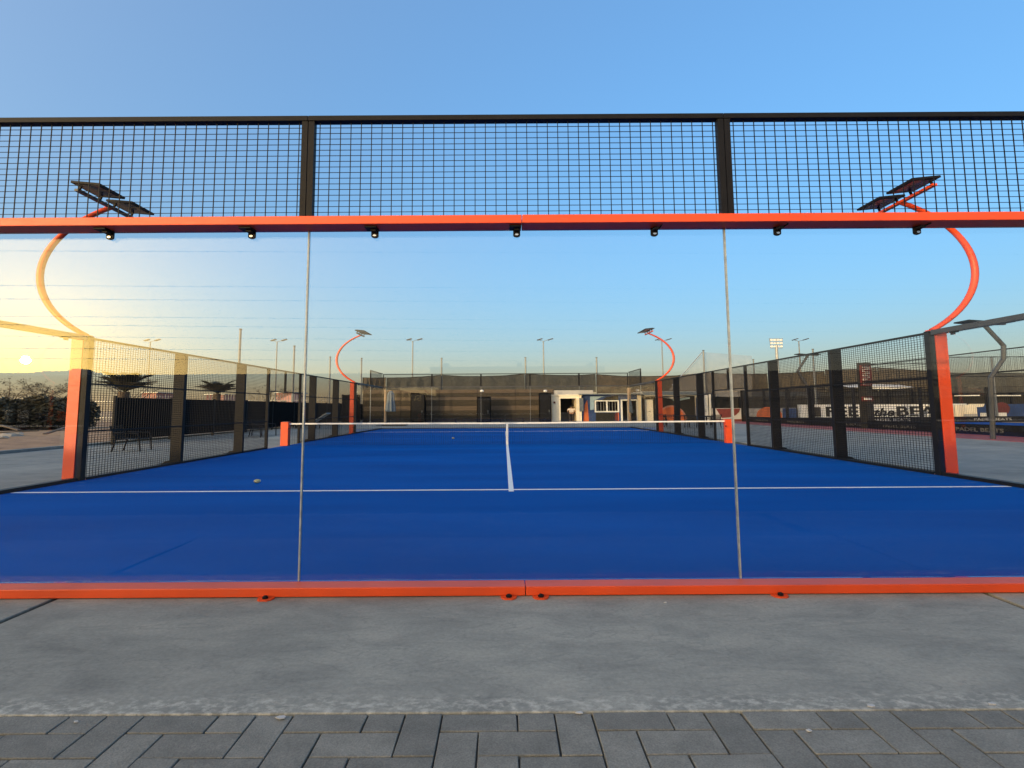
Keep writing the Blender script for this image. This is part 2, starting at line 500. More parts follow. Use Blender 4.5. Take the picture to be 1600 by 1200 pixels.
def mat_paint(name, c):
    """powder coat with faint dust, scuffs and small chips"""
    m, nt, b, N, L = new_mat(name)
    g = N.new('ShaderNodeNewGeometry')
    n1 = N.new('ShaderNodeTexNoise'); n1.inputs['Scale'].default_value = 2.2; n1.inputs['Detail'].default_value = 8
    n2 = N.new('ShaderNodeTexNoise'); n2.inputs['Scale'].default_value = 9; n2.inputs['Detail'].default_value = 10; n2.inputs['Roughness'].default_value = .75
    mp = N.new('ShaderNodeMapping'); mp.inputs['Scale'].default_value = (.7, 3, 3)
    L.new(g.outputs['Position'], mp.inputs[0]); L.new(g.outputs['Position'], n1.inputs['Vector']); L.new(mp.outputs[0], n2.inputs['Vector'])
    rp = N.new('ShaderNodeValToRGB'); e = rp.color_ramp.elements
    e[0].position = .3; e[0].color = tuple(x * .86 for x in c) + (1,)
    e[1].position = .72; e[1].color = tuple(min(1, x * 1.08) for x in c) + (1,)
    L.new(n1.outputs['Fac'], rp.inputs[0])
    r2 = N.new('ShaderNodeMapRange'); r2.inputs['From Min'].default_value = .56; r2.inputs['From Max'].default_value = .80; r2.inputs['To Max'].default_value = .2
    L.new(n2.outputs['Fac'], r2.inputs['Value'])
    mx = N.new('ShaderNodeMixRGB'); mx.inputs[2].default_value = (.42, .24, .17, 1)
    L.new(r2.outputs[0], mx.inputs[0]); L.new(rp.outputs[0], mx.inputs[1]); L.new(mx.outputs[0], b.inputs['Base Color'])
    rr = N.new('ShaderNodeMapRange'); rr.inputs['To Min'].default_value = .32; rr.inputs['To Max'].default_value = .62
    L.new(n2.outputs['Fac'], rr.inputs['Value']); L.new(rr.outputs[0], b.inputs['Roughness'])
    return m


M['orange'] = mat_paint('orange_paint', (.72, .070, .009))
M['glass'] = mat_glass()
M['cloth_dark'] = mat_cloth('dark_shade_cloth', (.040, .040, .038), .94)
M['cloth_sunlit'] = mat_cloth('sunlit_shade_cloth', (.060, .046, .032), .95)  # same dark cloth with the sun's warm brown put into its colour
M['net_pale'] = mat_cloth('pale_sport_net', (.35, .34, .34), .16)
M['netmesh'] = mat_cloth('black_net', (.02, .02, .02), .55)
M['concrete'] = mat_concrete()
M['court'] = mat_court()
M['paver'] = mat_paver('grey_paver', (.205, .192, .158))
M['added_asphalt'] = plain('added_asphalt', (.045, .044, .042), .9, .3, 4, bump=.3)
M['bedding'] = plain('joint_sand', (.075, .070, .060), .95, .4, 25, bump=.4)
M['sand'] = plain('sand', (.38, .225, .115), .95, .3, 1.2, bump=.6)

# ------------------------------------------------------------------ ground
tag(MB().box(-900, 900, -900, 900, -.30, -.10).build('ground', M['sand']), kind='structure')
base = tag(MB().box(-9.7, 24, -9.0, 46, -.09, -.03).build('sub_base', M['bedding']), kind='structure')
# concrete apron in slabs with open joints
ap = tag(MB().box(-9.69, 23.9, -1.0, 45.9, -.028, -.024).build('concrete_apron', M['bedding']), kind='structure')
ap['_o'] = (0, 0, 0)
XS = [-9.68, -7.3, -5.35, -2.03, 2.03, 5.35, 8.8, 12.55]
g = .008
for i in range(len(XS) - 1):
    ys = [-1.013, .02] if abs(XS[i]) < 5.3 and XS[i + 1] < 5.4 and XS[i] > -5.3 else [-1.013, .02, 3.4, 6.9, 10.4, 13.9, 17.4, 20.1]
    for j in range(len(ys) - 1):
        gl_ = .014 if abs(XS[i]) < 2.1 else g
        gr_ = .014 if abs(XS[i + 1]) < 2.1 else g
        MB().box(XS[i] + gl_, XS[i + 1] - gr_, ys[j] + (g if j else 0), ys[j + 1] - g, -.022, 0).build('slab', M['concrete'], ap, bevel=.006)
for i, (a, b_) in enumerate(((-9.68, -5.3), (-5.3, 0), (0, 5.3), (5.3, 12.55))):
    MB().box(a + g, b_ - g, 20.11, 25.5, -.022, 0).build('slab', M['concrete'], ap, bevel=.006)
    MB().box(a + g, b_ - g, 25.52, 33.5, -.022, 0).build('slab', M['concrete'], ap, bevel=.006)
MB().box(-9.86, -9.70, -1.0, 46, -.1, .10).build('kerb', M['concrete'], ap, bevel=.008)
# clay pavers laid in herringbone, cut along the slab
pav = tag(MB().box(-9.7, 24, -8.9, -1.02, -.028, -.020).build('paving', M['bedding']), kind='structure')
pav['_o'] = (0, 0, 0)
CELL, X0, Y0, YT = .1, -.686 - .05 - 2.0, -1.0, -1.018
jt = .0022
for j in range(0, 8):
    for i in range(-2, 46):
        t = (i - j) % 4
        if t == 1:
            x0, x1, y1, y0 = X0 + i * CELL, X0 + (i + 2) * CELL, Y0 - j * CELL, Y0 - (j + 1) * CELL
        elif t == 0:
            x0, x1, y1, y0 = X0 + i * CELL, X0 + (i + 1) * CELL, Y0 - j * CELL, Y0 - (j + 2) * CELL
        else:
            continue
        if j == 0: y1 = YT
        x0 += jt; x1 -= jt; y0 += jt; y1 -= (jt if j else 0)
        z = random.uniform(-.006, -.001)
        p = MB().box(x0, x1, y0, y1, -.028, z)
        for q in range(4, 8):
            v = p.v[q]; p.v[q] = (v[0] + random.uniform(-.0012, .0012), v[1] + random.uniform(-.0012, .0012), v[2] + random.uniform(-.0015, .0015))
        p.build('paver', M['paver'], pav, bevel=.0035)
    t = (-j) % 4
# lower half-bricks of the first row
for i in range(-2, 46):
    if i % 4 == 3:
        MB().box(X0 + i * CELL + jt, X0 + (i + 1) * CELL - jt, Y0 - CELL + jt, YT, -.028, -.003).build('paver', M['paver'], pav, bevel=.0035)
MB().box(-9.6, X0 - .1, -1.80, -1.03, -.019, -.006).build('far_paving', M['paver'], pav)
MB().box(X0 + 4.7, 23.9, -1.80, -1.03, -.019, -.006).build('far_paving', M['paver'], pav)
road = tag(MB().box(-60, 60, -9.0, -1.84, -.05, -.012).build('road', M['added_asphalt']), kind='structure')  # unseen dark road, added to dim the ground mirrored in the glass
for k in range(-30, 30):
    MB().box(k * .9 + .005, k * .9 + .895, -1.838, -1.812, -.05, -.002).build('kerb_stone', M['concrete'], road, org=(0, 0, 0), bevel=.004)

# ------------------------------------------------------------------ the blue court
court = tag(MB().box(-5.0, 5.0, .02, 19.98, -.02, .008).build('court_surface', M['court']), kind='structure')
court['_o'] = (0, 0, 0)
LN = .05
def line(x0, x1, y0, y1): MB().box(x0, x1, y0, y1, .009, .012).build('painted_line', M['tape'], court)
line(-4.98, 4.98, 3.05 - LN / 2, 3.05 + LN / 2)
line(-4.98, 4.98, 16.95 - LN / 2, 16.95 + LN / 2)
line(-LN / 2, LN / 2, 2.93, 3.02)
line(-LN / 2, LN / 2, 3.08, 16.92)
line(-LN / 2, LN / 2, 16.98, 17.1)
# ground of the neighbouring court
nb = tag(MB().box(13.02, 23.0, 4.0, 27.5, -.02, .010).build('neighbouring_court_surface', M['court']), kind='structure')
tag(MB().box(11.25, 12.99, 4.0, 29.0, -.02, .012).build('red_floor_strip', M['redfloor']), kind='structure')


# ------------------------------------------------------------------ wire mesh
def wires_y(mb, x0, x1, z0, z1, y, r=.0022, p=.05, phase=0):
    x = x0 + phase
    while x < x1:
        mb.bar((x, y, z0), (x, y, z1), 2 * r, caps=False); x += p
    z = z0 + .02
    while z < z1:
        mb.bar((x0, y + 2 * r, z), (x1, y + 2 * r, z), 2 * r, caps=False); z += p


def wires_x(mb, y0, y1, z0, z1, x, r=.0022, p=.05):
    y = y0 + p / 2
    while y < y1:
        mb.bar((x, y, z0), (x, y, z1), 2 * r, caps=False); y += p
    z = z0 + .02
    while z < z1:
        mb.bar((x + 2 * r, y0, z), (x + 2 * r, y1, z), 2 * r, 3.4 * r, caps=False); z += p


# ------------------------------------------------------------------ end walls: glass below, wire mesh above
def end_wall(name, label, y, s, near):
    """s = +1: outside is towards -y (the near wall); -1: the far one"""
    t = thing(name, label, 'glass wall', (0, y, 0))
    o = lambda a: y - s * a            # a = distance outwards
    railm = M['orange'] if near else M['darkgrey']
    for (a, b_) in ((-5.1, .0215), (.0245, 5.1)):
        MB().box(a, b_, o(0.0), o(.095), .006, .074).build('bottom_rail', railm, t, bevel=.006)
        MB().box(a, b_, o(-.02), o(.10), 2.97, 3.04).build('top_beam', railm, t, bevel=.004)
    for k in range(5):
        MB().box(-5 + 2 * k + .004, -3 + 2 * k - .004, o(.002), o(-.010), .076, 2.968).build('glass_pane', M['glass'], t)
    for k in range(1, 5):
        MB().box(-5 + 2 * k - .0036, -5 + 2 * k + .0036, o(.0035), o(-.0115), .076, 2.968).build('silicone_joint', M['silicone'], t)
    # mesh panels above
    for k in range(5):
        x0, x1 = -5 + 2 * k, -3 + 2 * k
        yy0, yy1 = o(.02), o(.055)
        MB().box(x0 + .002, x0 + .030, yy0, yy1, 3.042, 3.905).build('upright', M['black'], t)
        MB().box(x1 - .030, x1 - .002, yy0, yy1, 3.042, 3.905).build('upright', M['black'], t)
        wm = MB(); wires_y(wm, x0 + .030, x1 - .030, 3.042, 3.905, o(.037), r=.0018 if near else .0022, phase=.022)
        tag(wm.build('wire_mesh', M['black'], t), kind='stuff')
        MB().box(x0, x1 - .0015, o(.015), o(.06), 3.906, 3.95).build('top_rail', M['black'], t, bevel=.003)
    if near:
        for x in (-3.3, -2.65, -1.95, -1.27, -.68, .0, .66, 1.25, 1.92, 2.65, 3.3):
            c = MB()
            pts = [(x - .017, 2.968), (x + .017, 2.968), (x + .017, 2.915)]
            pts += [(x + .017 * math.cos(a), 2.915 - .017 * math.sin(a)) for a in [R(30), R(60), R(90), R(120), R(150)]] + [(x - .017, 2.915)]
            c.prism(pts, 'y', o(.014), o(.004))
            c.box(x - .035 * (1 if x < .3 else -.6), x + .02, o(.075), o(.010), 2.955, 2.9685)
            c.box(x - .012, x + .012, o(.05), o(.012), 2.94, 2.956)
            cl = c.build('glass_clamp', M['black'], t)
            bl = MB().tube([(x, o(.013), 2.918), (x, o(.020), 2.918)], .0085, 10)
            bl.build('bolt', M['steel'], cl, smooth=True)
        for x in (-3.4, -2.6, -1.10, -.05, .088, 1.12, 2.6, 3.4):
            pts = [(x - .036, o(.101)), (x + .036, o(.101)), (x + .030, o(.128)), (x + .016, o(.140)), (x - .016, o(.140)), (x - .030, o(.128))]
            ft = MB().prism(pts, 'z', .001, .011)
            f = ft.build('foot', M['orange'], t)
            b2 = MB().tube([(x, o(.118), .0115), (x, o(.118), .026)], .013, 6); b2.sphere((x, o(.118), .026), .009)
            b2.build('bolt', M['black'], f, smooth=True)
    # stepped mesh wings that return along the sides
    for sx in (-1, 1):
        w = MB()
        ye = y + s * 2.0
        w.box(sx * 5.0, sx * 5.04, ye - .02, ye + .02, 3.045, 4.0)
        w.box(sx * 5.0, sx * 5.04, min(y, ye), max(y, ye) - .021, 3.96, 3.999)
        wp = w.build('return_frame', M['black'], t)
        wm = MB(); wires_x(wm, min(y, ye), max(y, ye), 3.05, 3.955, sx * 5.02)
        tag(wm.build('wire_mesh', M['black'], wp), kind='stuff')
    return t


end_wall('glass_end_wall', 'tall glass wall with orange rails and black mesh right in the foreground', 0, 1, True)
end_wall('glass_end_wall', 'distant glass wall with black mesh top closing the far end of the blue court', 20, -1, False)


# ------------------------------------------------------------------ side fences
def side_fence(sx, label):
    X = sx * 5.0
    t = thing('side_fence', label, 'fence', (X, 10, 0))
    o = lambda a: X + sx * a
    # glass bays at both ends
    for (y0, y1) in ((.02, 2), (2, 4), (16, 18), (18, 19.98)):
        MB().box(o(.002), o(.014), y0 + .006, y1 - .006, .085, 2.90).build('glass_pane', M['glass'], t)
        for yj in ([y1] if y1 in (2, 18) else []):
            MB().box(o(0), o(.016), yj - .004, yj + .004, .085, 2.90).build('silicone_joint', M['silicone'], t)
    for (y0, y1) in ((.03, 3.93), (16.08, 19.97)):
        MB().box(o(0.0), o(.09), y0, y1, 2.93, 3.03).build('top_beam', M['darkgrey'], t, bevel=.004)
        MB().box(o(0.0), o(.09), y0, y1, .005, .075).build('bottom_rail', M['black'], t, bevel=.004)
        n = 4
        for k in range(n):
            yc = y0 + .3 + k * (y1 - y0 - .6) / (n - 1)
            c = MB().box(o(.016), o(.028), yc - .03, yc + .03, 2.865, 2.929); c.box(o(.02), o(.06), yc - .04, yc + .04, 2.905, 2.929)
            c.build('glass_clamp', M['black'], t)
    # posts
    for yp in (4, 6, 8, 12, 14, 16):
        if yp in (4, 16):
            MB().box(o(0), o(.07), yp - .04, yp + .04, 0, 3.02).build('post', M['black'], t, bevel=.004)
        else:
            p = MB().box(o(0), o(.17), yp - .035, yp + .035, 0, 2.995).build('post', M['black'], t, bevel=.004)
            q = MB().box(o(-.0), o(.32), yp - .10, yp + .10, .002, .016)
            q.prism([(o(.172), .017), (o(.29), .017), (o(.25), .06), (o(.172), .10)], 'y', yp - .012, yp + .012)
            q.build('base_plate', M['black'], p)
            MB().tube([(o(.25), yp - .06, .016), (o(.25), yp - .06, .04)], .014, 6).build('bolt', M['darkgrey'], p)
    for yp in (9.08, 10.92):
        MB().box(o(0), o(.05), yp - .025, yp + .025, 0, 2.96).build('post', M['black'], t)
    MB().box(o(.01), o(.045), 9.98, 10.02, 2.16, 2.96).build('post', M['black'], t)
    # rails
    MB().box(o(-.002), o(.05), 4.045, 15.955, 2.962, 3.0).build('top_rail', M['black'], t)
    MB().box(o(.003), o(.043), 9.11, 10.89, 2.12, 2.155).build('lintel', M['black'], t)
    for (y0, y1) in ((4.05, 5.96), (6.04, 7.96), (8.04, 9.05), (10.95, 11.96), (12.04, 13.96), (14.04, 15.95)):
        for z in (.03, 1.0, 2.0):
            MB().box(o(.004), o(.034), y0, y1, z, z + .03).build('rail', M['black'], t)
        wm = MB(); wires_x(wm, y0, y1, .06, 2.96, o(.018))
        tag(wm.build('wire_mesh', M['black'], t), kind='stuff')
    wm = MB(); wires_x(wm, 9.11, 10.89, 2.16, 2.96, o(.03)); tag(wm.build('wire_mesh', M['black'], t), kind='stuff')
    for y0, y1 in ((4.05, 9.0), (11.0, 15.95)):
        MB().box(o(-.012), o(-.002), y0, y1, .012, .05).build('edge_strip', M['black'], t)
    return t


side_fence(-1, 'black wire mesh side fence along the left edge of the blue court')
side_fence(1, 'black wire mesh side fence along the right edge of the blue court')


# ------------------------------------------------------------------ curved floodlight posts of this court
def flood_post(sx, y, label):
    x = sx * 5.0
    t = thing('floodlight_post', label, 'floodlight', (x + sx * .14, y, 0), 'curved orange floodlight posts')
    o = lambda a: x + sx * a
    MB().box(o(.072), o(.21), y - .05, y + .05, 0, 3.03).build('post', M['orange'], t, bevel=.005)
    MB().box(o(.02), o(.30), y + .052, y + .22, .002, .014).build('base_plate', M['orange'], t)
    MB().box(o(.03), o(.215), y - .055, y + .055, 3.034, 3.05).build('cap_plate', M['orange'], t)
    # arc through (x, 3.05), bulging outwards, to (x - .17 inside, 5.85)
    a, b_ = Vector((o(.08), y, 3.05)), Vector((o(-.17 if sx > 0 else -.11), y, 5.86))
    mid = (a + b_) / 2
    d = (b_ - a); L_ = d.length
    nrm = Vector((sx, 0, 0)); nrm = (nrm - d.normalized() * nrm.dot(d.normalized())).normalized()
    sag = .70
    rad = (L_ * L_ / 4 + sag * sag) / (2 * sag)
    cen = mid + nrm * (sag - rad)
    h = math.asin((L_ / 2) / rad)
    pts = []
    for k in range(25):
        th = -h + 2 * h * k / 24
        pts.append(cen + nrm * (rad * math.cos(th)) + d.normalized() * (rad * math.sin(th)))
    MB().tube(pts, .040, 12).build('curved_arm', M['orange'], t, smooth=True)
    ex, ez = o(-.17 if sx > 0 else -.11), 5.87
    MB().box(ex - .025, ex + .025, y - .54, y + .42, ez - .02, ez + .03).build('crossbar', M['orange'] if sx > 0 else M['darkgrey'], t)
    for yc in (y - .34, y + .22):
        hd = MB()
        x0, x1 = ex - .05 * sx, ex - sx * .05
        c = Vector((ex - sx * .10, yc, ez + .13))
        tilt = R(10) * sx
        ux = Vector((math.cos(tilt), 0, math.sin(tilt))); uz = Vector((-math.sin(tilt), 0, math.cos(tilt))); uy = Vector((0, 1, 0))
        def slab(mb, hx, hy, z0, z1):
            n = len(mb.v)
            for zz in (z0, z1):
                for (p, q) in ((-1, -1), (1, -1), (1, 1), (-1, 1)):
                    mb.v.append(tuple(c + ux * hx * p + uy * hy * q + uz * zz))
            for qd in ((0, 3, 2, 1), (4, 5, 6, 7), (0, 1, 5, 4), (1, 2, 6, 5), (2, 3, 7, 6), (3, 0, 4, 7)):
                mb.f.append(tuple(n + i for i in qd))
        slab(hd, .165, .215, -.012, .03)
        h_ = hd.build('lamp_head', M['black'], t)
        fc = MB(); slab(fc, .135, .18, -.018, -.0125); fc.build('lamp_glass', M['lampface'], h_)
        fin = MB()
        for k in range(7):
            yy = -.17 + k * .057
            n = len(fin.v)
            for zz in (.031, .055):
                for (p, q) in ((-.13, yy - .006), (.13, yy - .006), (.13, yy + .006), (-.13, yy + .006)):
                    fin.v.append(tuple(c + ux * p + uy * q + uz * zz))
            for qd in ((0, 3, 2, 1), (4, 5, 6, 7), (0, 1, 5, 4), (1, 2, 6, 5), (2, 3, 7, 6), (3, 0, 4, 7)):
                fin.f.append(tuple(n + i for i in qd))
        fin.build('cooling_fins', M['black'], h_)
        for q in (-.16, .16):
            MB().bar((ex, yc + q, ez + .03), (ex - sx * .02, yc + q, ez + .125), .022).build('bracket', M['black'], h_)
    return t


flood_post(-1, 4, 'curved orange floodlight post at the near left corner, beside the sun glow')
flood_post(1, 4, 'curved orange floodlight post at the near right corner')
flood_post(-1, 16, 'small distant curved orange floodlight post on the left, beyond the net')
flood_post(1, 16, 'small distant curved orange floodlight post on the right, beyond the net')

# ------------------------------------------------------------------ the net
nt_ = thing('net', 'black court net with white top tape and orange posts across the court', 'net', (0, 10, 0))
for sx in (-1, 1):
    p = MB().box(sx * 4.905, sx * 5.075, 9.93, 10.07, .01, .95).build('net_post', M['orange'], nt_, bevel=.008)
    MB().box(sx * 4.93, sx * 5.05, 9.95, 10.05, .952, .965).build('post_cap', M['darkgrey'], p)
    MB().tube([(sx * 4.89, 9.9, .7), (sx * 4.86, 9.87, .7), (sx * 4.86, 9.82, .66)], .012, 8).build('winder', M['black'], p)
def net_top(x): return .90 - .03 * (1 - abs(x) / 4.9) ** 1.3
tp, nm = MB(), MB()
xs = [-4.9 + 9.8 * i / 40 for i in range(41)]
for a, b_ in zip(xs, xs[1:]):
    za, zb = net_top(a), net_top(b_)
    n = len(tp.v)
    for (x, z) in ((a, za), (b_, zb)):
        tp.v += [(x, 9.988, z - .052), (x, 10.012, z - .052), (x, 10.012, z + .003), (x, 9.988, z + .003)]
    for k in range(4):
        j = (k + 1) % 4
        tp.f.append((n + k, n + j, n + 4 + j, n + 4 + k))
x = -4.88
while x < 4.88:
    nm.bar((x, 10, .02), (x, 10, net_top(x) - .053), .0035, caps=False); x += .05
z = .03
while z < .83:
    nm.bar((-4.9, 10.004, z), (4.9, 10.004, z), .0035, caps=False); z += .05
tp.build('top_tape', M['tape'], nt_)
tag(nm.build('net_mesh', M['black'], nt_), kind='stuff')
MB().box(-.025, .025, 9.982, 10.018, .014, .815).build('centre_strap', M['tape'], nt_)

# ------------------------------------------------------------------ balls on the court
def ball(px, py, label, r=.034):
    p = at(px, py, 711.0 / (py + 3 - 637.6))
    t = MB().sphere((p.x, p.y, .010 + r), r, 18, 12).build('ball', M['ball'], None, org=(p.x, p.y, .01), smooth=True)
    tag(t, label, 'ball', 'balls left on the court')
    sm = MB()
    pts = [(p.x + (r + .0005) * math.cos(a) * math.cos(.5 * math.sin(2 * a)), p.y + (r + .0005) * math.sin(a) * math.cos(.5 * math.sin(2 * a)),
            .010 + r + (r + .0005) * math.sin(.5 * math.sin(2 * a))) for a in [2 * math.pi * k / 32 for k in range(33)]]
    sm.tube(pts, .0015, 5).build('seam', M['tape'], t)
ball(402, 748, 'dull yellow padel ball on the blue turf near the left fence', .037)
ball(708, 682, 'small pale ball far down the court beyond the net', .036)

# ------------------------------------------------------------------ left side: screen fence, benches, palms, hedge
t = thing('screen_fence', 'long black windbreak screen fence behind the left side fence', 'fence', (-9.5, 20, 0))
for k in range(11):
    y0 = 10.9 + k * 2.3
    MB().box(-9.52, -9.48, y0 + .035, y0 + 2.265, .16, 2.02).build('screen_panel', M['screen'], t)
    MB().box(-9.53, -9.47, y0 - .03, y0 + .03, 0, 2.08).build('post', M['black'], t)
t = thing('screen_fence', 'taller black screen standing behind the far left floodlight post', 'fence', (-8.2, 30, 0))
a, b_ = at(535, 660, 32), at(562, 660, 32)
MB().box(a.x, b_.x, a.y, a.y + .06, 0, 2.9).build('screen_panel', M['screen'], t)
MB().box(a.x - .06, a.x, a.y - .02, a.y + .08, 0, 2.95).build('post', M['black'], t)


def chair(px, py, rot, label, mat='black'):
    d = 711.0 / (py - 637.6)
    p = at(px, py, d)
    t = thing('garden_chair', label, 'chair', (p.x, p.y, 0), 'chairs around the court')
    c, s = math.cos(rot), math.sin(rot)
    def W(x, y, z): return (p.x + x * c - y * s, p.y + x * s + y * c, z)
    m = M[mat]
    for sx in (-1, 1):
        MB().tube([W(sx * .25, -.26, 0), W(sx * .26, -.24, .42), W(sx * .27, -.2, .64), W(sx * .27, .22, .67)], .016, 8).build('arm_and_front_leg', m, t, smooth=True)
        MB().tube([W(sx * .24, .26, 0), W(sx * .24, .2, .42), W(sx * .23, .32, .92)], .016, 8).build('back_upright', m, t, smooth=True)
    for k in range(6):
        y = -.22 + k * .085
        MB().bar(W(-.24, y, .43), W(.24, y, .43), .06, .014).build('seat_slat', m, t)
    for k in range(6):
        z = .50 + k * .075
        MB().bar(W(-.23, .21 + (z - .42) * .24, z), W(.23, .21 + (z - .42) * .24, z), .014, .05).build('back_slat', m, t)


chair(206, 700, R(100), 'grey metal armchair in front of the black screen, nearest of the left chairs', 'black')
chair(398, 680, R(95), 'dark chair near the left end of the net', 'black')
chair(412, 678, R(60), 'second dark chair beside the left net post', 'black')


def lounger(px, py, label, flip):
    d = 24.0
    p = at(px, py, d)
    t = thing('deck_chair', label, 'deck chair', (p.x, p.y, 0), 'deck chairs by the screen')
    f = -1 if flip else 1
    MB().bar((p.x - f * .1, p.y, .42), (p.x + f * .55, p.y, 1.15), .6, .05).build('backrest', M['galv'], t)
    MB().bar((p.x - f * .75, p.y, .38), (p.x - f * .1, p.y, .36), .6, .05).build('seat', M['galv'], t)
    for q in (-.7, .1):
        for sy in (-.25, .25):
            MB().box(p.x + f * q - .02, p.x + f * q + .02, p.y + sy - .02, p.y + sy + .02, 0, .4).build('leg', M['darkgrey'], t)
lounger(493, 655, 'reclined grey deck chair behind the net, right of the glass joint', False)
lounger(440, 655, 'reclined dark deck chair just left of the glass joint', True)


def palm(px, py, d, size, n, label):
    p = at(px, py, d)
    t = thing('palm_tree', label, 'palm tree', (p.x, p.y, 0), 'palms behind the black screen')
    tr = []
    for k in range(9):
        tr.append((p.x + .05 * math.sin(k * .7), p.y, p.z * k / 8))
    MB().tube(tr, .30, 10, .22).build('trunk', M['bark'], t, smooth=True)
    cr = MB()
    rng = random.Random(int(px))
    for k in range(n):
        az = 2 * math.pi * k / n + rng.uniform(-.2, .2)
        el = rng.uniform(.45, 1.50)
        ln = size * rng.uniform(.8, 1.1)
        pts = []
        for q in range(9):
            s = q / 8
            r = .66 * ln * s * math.cos(el * (1 - .45 * s))
            z = ln * (math.sin(el) * s - .28 * s * s)
            pts.append(Vector((p.x + r * math.cos(az), p.y + r * math.sin(az), p.z + z)))
        cr.tube(pts, .03, 5, .008)
        side = Vector((-math.sin(az), math.cos(az), 0))
        for q in range(2, 33):
            s = q / 33
            i = min(int(s * 8), 7); fr_ = s * 8 - i
            b0 = pts[i].lerp(pts[i + 1], fr_)
            fw = (pts[i + 1] - pts[i]).normalized()
            for sg in (-1, 1):
                l = size * .30 * math.sin(math.pi * min(1, s * .85 + .12)) * rng.uniform(.8, 1.1)
                tip = b0 + (side * sg * .8 + fw * .6 + Vector((0, 0, .25))).normalized() * l
                w = fw * .05
                n0 = len(cr.v)
                cr.v += [tuple(b0 - w), tuple(b0 + w), tuple(tip)]
                cr.f.append((n0, n0 + 1, n0 + 2))
    cr.build('crown', M['palm'], t)
palm(195, 612, 24, 2.0, 26, 'larger palm rising above the black screen near the left post')
palm(340, 615, 34, 2.1, 24, 'smaller palm above the black screen, right of the first mesh post')


def leafy(name, blobs, n, mat, parent, rng, leaf=.10):
    mb = MB()
    for (c, r) in blobs:
        for _ in range(int(n * r[0] * r[2])):
            while True:
                q = Vector((rng.uniform(-1, 1), rng.uniform(-1, 1), rng.uniform(-1, 1)))
                if .25 < q.length < 1: break
            p = Vector((c[0] + q.x * r[0], c[1] + q.y * r[1], c[2] + q.z * r[2]))
            if p.z < .02: continue
            a = Vector((rng.uniform(-1, 1), rng.uniform(-1, 1), rng.uniform(-1, 1))).normalized() * leaf * rng.uniform(.6, 1.4)
            b = Vector((rng.uniform(-1, 1), rng.uniform(-1, 1), rng.uniform(-1, 1))).normalized() * leaf * .6
            mb.quad(p - a, p + b, p + a, p - b)
    return mb.build(name, mat, parent)


rng = random.Random(3)
for i, (x0, x1, d, lab) in enumerate(((-40, 70, 26, 'dense dark hedge left of the near left floodlight post'), (60, 150, 28, 'dark brush hedge directly behind the near left floodlight post'),
                                     (-150, -35, 24, 'dark hedge at the very left edge behind the sand'))):
    a, b_ = at(x0, 640, d), at(x1, 640, d)
    t = thing('hedge', lab, 'hedge', ((a.x + b_.x) / 2, a.y, 0), 'hedge beyond the sandy plot')
    blobs = []
    k = 0
    x = a.x
    while x < b_.x:
        blobs.append(((x, a.y + rng.uniform(-.4, .4), rng.uniform(.9, 1.15)), (rng.uniform(.9, 1.3), .8, rng.uniform(1.45, 1.85))))
        x += .75
    leafy('foliage', blobs, 1500, M['leaf'], t, rng, .13)
    leafy('dry_twigs', [((c[0], c[1] - .5, c[2] * .6), (r[0], .5, r[2] * .6)) for c, r in blobs], 140, M['leafdry'], t, rng, .14)
    st = MB()
    for c, r in blobs:
        st.tube([(c[0], c[1], -.1), (c[0] + .1, c[1], c[2])], .05, 6, .03)
    st.build('stem', M['bark'], t)


def bare_tree(px, top, d, label, seed):
    rg = random.Random(seed)
    b0 = at(px, 640, d); tp_ = at(px, top, d)
    t = thing('bare_tree', label, 'tree', (b0.x, b0.y, -.1), 'bare trees beyond the hedge')
    H = tp_.z + .1
    MB().tube([(b0.x, b0.y, -.1), (b0.x + .05, b0.y, H * .45)], .10, 8, .07).build('trunk', M['bark'], t)
    br, lf = MB(), []
    for k in range(14):
        az = rg.uniform(0, 6.28)
        z0 = H * rg.uniform(.3, .46)
        p0 = Vector((b0.x, b0.y, z0)); l = H * rg.uniform(.25, .5)
        p1 = p0 + Vector((math.cos(az) * l * .5, math.sin(az) * l * .5, l * .7))
        p2 = p1 + Vector((math.cos(az) * l * .3, math.sin(az) * l * .3, l * .35))
        br.tube([p0, p1, p2], .035, 5, .008)
        for q in range(5):
            s = rg.uniform(.3, 1)
            c = p1.lerp(p2, s)
            e = c + Vector((rg.uniform(-1, 1), rg.uniform(-1, 1), rg.uniform(0, 1))) * l * .3
            br.tube([c, e], .012, 4, .004)
            lf.append((tuple(e), (.25, .25, .2)))
    br.build('branches', M['bark'], t)
    leafy('crown', lf, 260, M['leafdry'], t, rg, .06)
bare_tree(12, 594, 34, 'bare scrubby tree at the left edge below the sun', 1)
bare_tree(58, 600, 36, 'thin bare tree to the right of the left edge tree', 2)
bare_tree(85, 602, 33, 'thin bare tree nearest the near left floodlight post', 5)
bare_tree(205, 584, 44, 'hazy thin tree above the larger palm', 6)
bare_tree(420, 604, 44, 'small bare tree above the screen between two left posts', 8)

